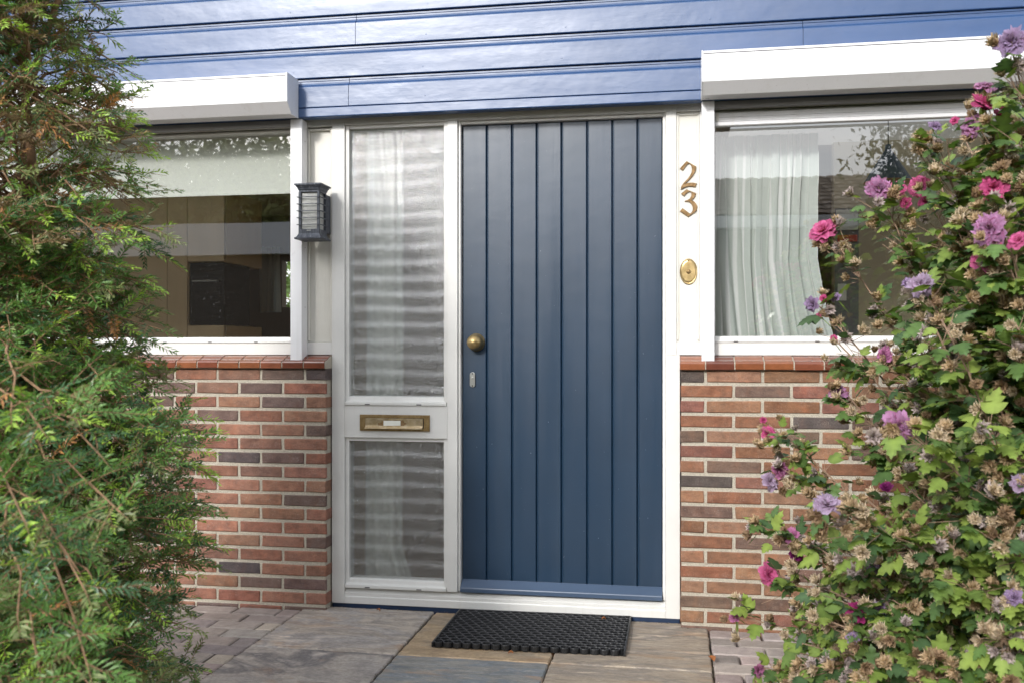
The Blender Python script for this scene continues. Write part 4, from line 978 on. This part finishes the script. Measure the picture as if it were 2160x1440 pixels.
o = mg.build('grit', 'paver', None, fixn=False); tag(o, 'fine grit and moss crumbs in the paving joints and along the wall foot', 'grit', kind='stuff')
fallen(.131, -.50, 1.9, .05, 'curled orange-brown dead leaf lying in the joint right of the slate path')
fallen(-.30, -.10, .4, .018, 'tiny brown leaf scrap on the rubber mat near its right back corner', .021)
fallen(-.62, -.545, .2, .02, 'small ochre leaf scrap on the slab just in front of the mat', .0)
fallen(-1.30, -.06, 2.6, .022, 'small brown leaf scrap by the threshold under the sidelight', .0)
# =====================================================================
# ACROSS THE STREET (seen mirrored in the panes)
# =====================================================================
GA = empty('garage', (-12, -16, 0), 'low brick garage with a broad white fascia, mirrored in the left window', 'garage')
MB().box(-22, -4.5, -20, -14.2, 0, 3.1).build('wall', 'house_brick', GA); MB().box(-22.2, -4.3, -20.2, -14, 3.1, 3.75).build('fascia', 'fascia_white', GA)
HO = empty('neighbour_house', (6, -18, 0), 'brick bungalow with a low tiled roof, mirrored in the right window', 'house')
MB().box(-1.5, 16, -24, -15.2, 0, 3.6).build('wall', 'house_brick', HO); MB().box(-1.8, 16.3, -15.2, -14.9, 3.55, 3.78).build('gutter', 'fascia_white', HO)
m = MB()
for k in range(60):
    for j in range(10):
        x = -2+k*.31; f0, f1 = j/10, (j+1)/10; y0, y1 = -14.9-5*f0, -14.9-5*f1; z0, z1 = 3.78+1.6*f0, 3.78+1.6*f1
        m.add([(x, y0, z0+.03), (x+.1, y0, z0+.05), (x+.2, y0, z0+.04), (x+.3, y0, z0+.02), (x+.3, y1, z1), (x+.2, y1, z1+.02), (x+.1, y1, z1+.03), (x, y1, z1+.01)], [(0, 1, 6, 7), (1, 2, 5, 6), (2, 3, 4, 5)], 0)
m.add([(-2, -14.9, 3.77), (16.6, -14.9, 3.77), (16.6, -19.9, 5.37), (-2, -19.9, 5.37), (-2, -24.4, 3.77), (16.6, -24.4, 3.77)], [(0, 1, 2, 3), (3, 2, 5, 4)], 0)
m.build('roof', 'roof_tile', HO, fixn=False)
def tree(name, x, y, h, cr, n, label, col, seed, z0=.35, squash=1.0, ls=.07, group=None):
    r_ = random.Random(seed); T_ = empty(name, (x, y, -.04), label, 'tree', group); tb = MB(); tb.tube([(x, y, -.05), (x+.05, y, h*.4), (x-.04, y+.05, h*.85)], [.09*h/5, .06*h/5, .02], 8)
    for k in range(26):
        a = r_.uniform(0, 6.28); zz = h*r_.uniform(z0*.8, .8); rr = cr*r_.uniform(.5, .95); tb.tube([(x, y, zz*.8), (x+rr*.5*math.cos(a), y+rr*.5*math.sin(a), zz+.05*h), (x+rr*math.cos(a), y+rr*math.sin(a), zz+.13*h)], [.025, .014, .005], 5)
    tb.build('trunk', 'yew_bark', T_, fixn=False)
    rs = np.random.RandomState(seed); cl = []
    for k in range(int(n/90)):
        v = rs.randn(3); v /= np.linalg.norm(v); f = rs.rand()**.4; cl.append((x+v[0]*cr*f, y+v[1]*cr*f, h*(z0+1)/2+v[2]*h*(1-z0)/2*f))
    cl = np.array(cl); idx = rs.randint(0, len(cl), n); c = cl[idx]+rs.randn(n, 3)*cr*.13*np.array([1, 1, 1.1]); a = rs.randn(n, 3); a /= np.linalg.norm(a, axis=1, keepdims=True); b = np.cross(a, rs.randn(n, 3)); b /= np.linalg.norm(b, axis=1, keepdims=True)
    l_ = ls*(.6+.8*rs.rand(n, 1)); q = np.stack([c-a*l_, c+b*l_*.4, c+a*l_, c-b*l_*.4], 1).reshape(-1, 3); C = np.repeat(np.array(col)[None]*(.6+.8*rs.rand(n, 1)), 4, 0)
    npmesh('crown', q, np.arange(len(q)).reshape(-1, 4), C, 'tree_leaf', T_)
tree('back_garden_tree', -4.2, 8.5, 3.6, 2.2, 9000, 'green garden tree seen through the far kitchen window', (.12, .2, .04), 11, .05)
tree('back_garden_tree', 3.2, 8.0, 3.6, 2.4, 9000, 'added green tree dimming the opening behind the right-hand room', (.10, .17, .04), 12, .05)  # unseen tree added to cut the brightness of the back opening
tree('linden_tree', -4.1, -9.8, 3.3, 1.35, 16000, 'dense low tree opposite the obscure-glass sidelight', (.06, .09, .03), 21, .12)
tree('linden_tree', -2.4, -10.0, 3.1, 1.5, 16000, 'dense lower tree opposite the blue door', (.06, .09, .03), 22, .1)
tree('willow_tree', -11.5, -22.0, 7.2, 3.6, 30000, 'loose feathery tree mirrored in the left window', (.14, .16, .05), 1, .3, ls=.12)
tree('garden_tree', -16.5, -23, 8.0, 3.6, 20000, 'rounded tree mirrored at the far left of the left window', (.06, .09, .03), 2, .25, ls=.12)
tree('oak_tree', 5.6, -15.0+1.5, 6.6, 2.3, 22000, 'broad dark tree mirrored in the right window', (.05, .07, .025), 4, .35)
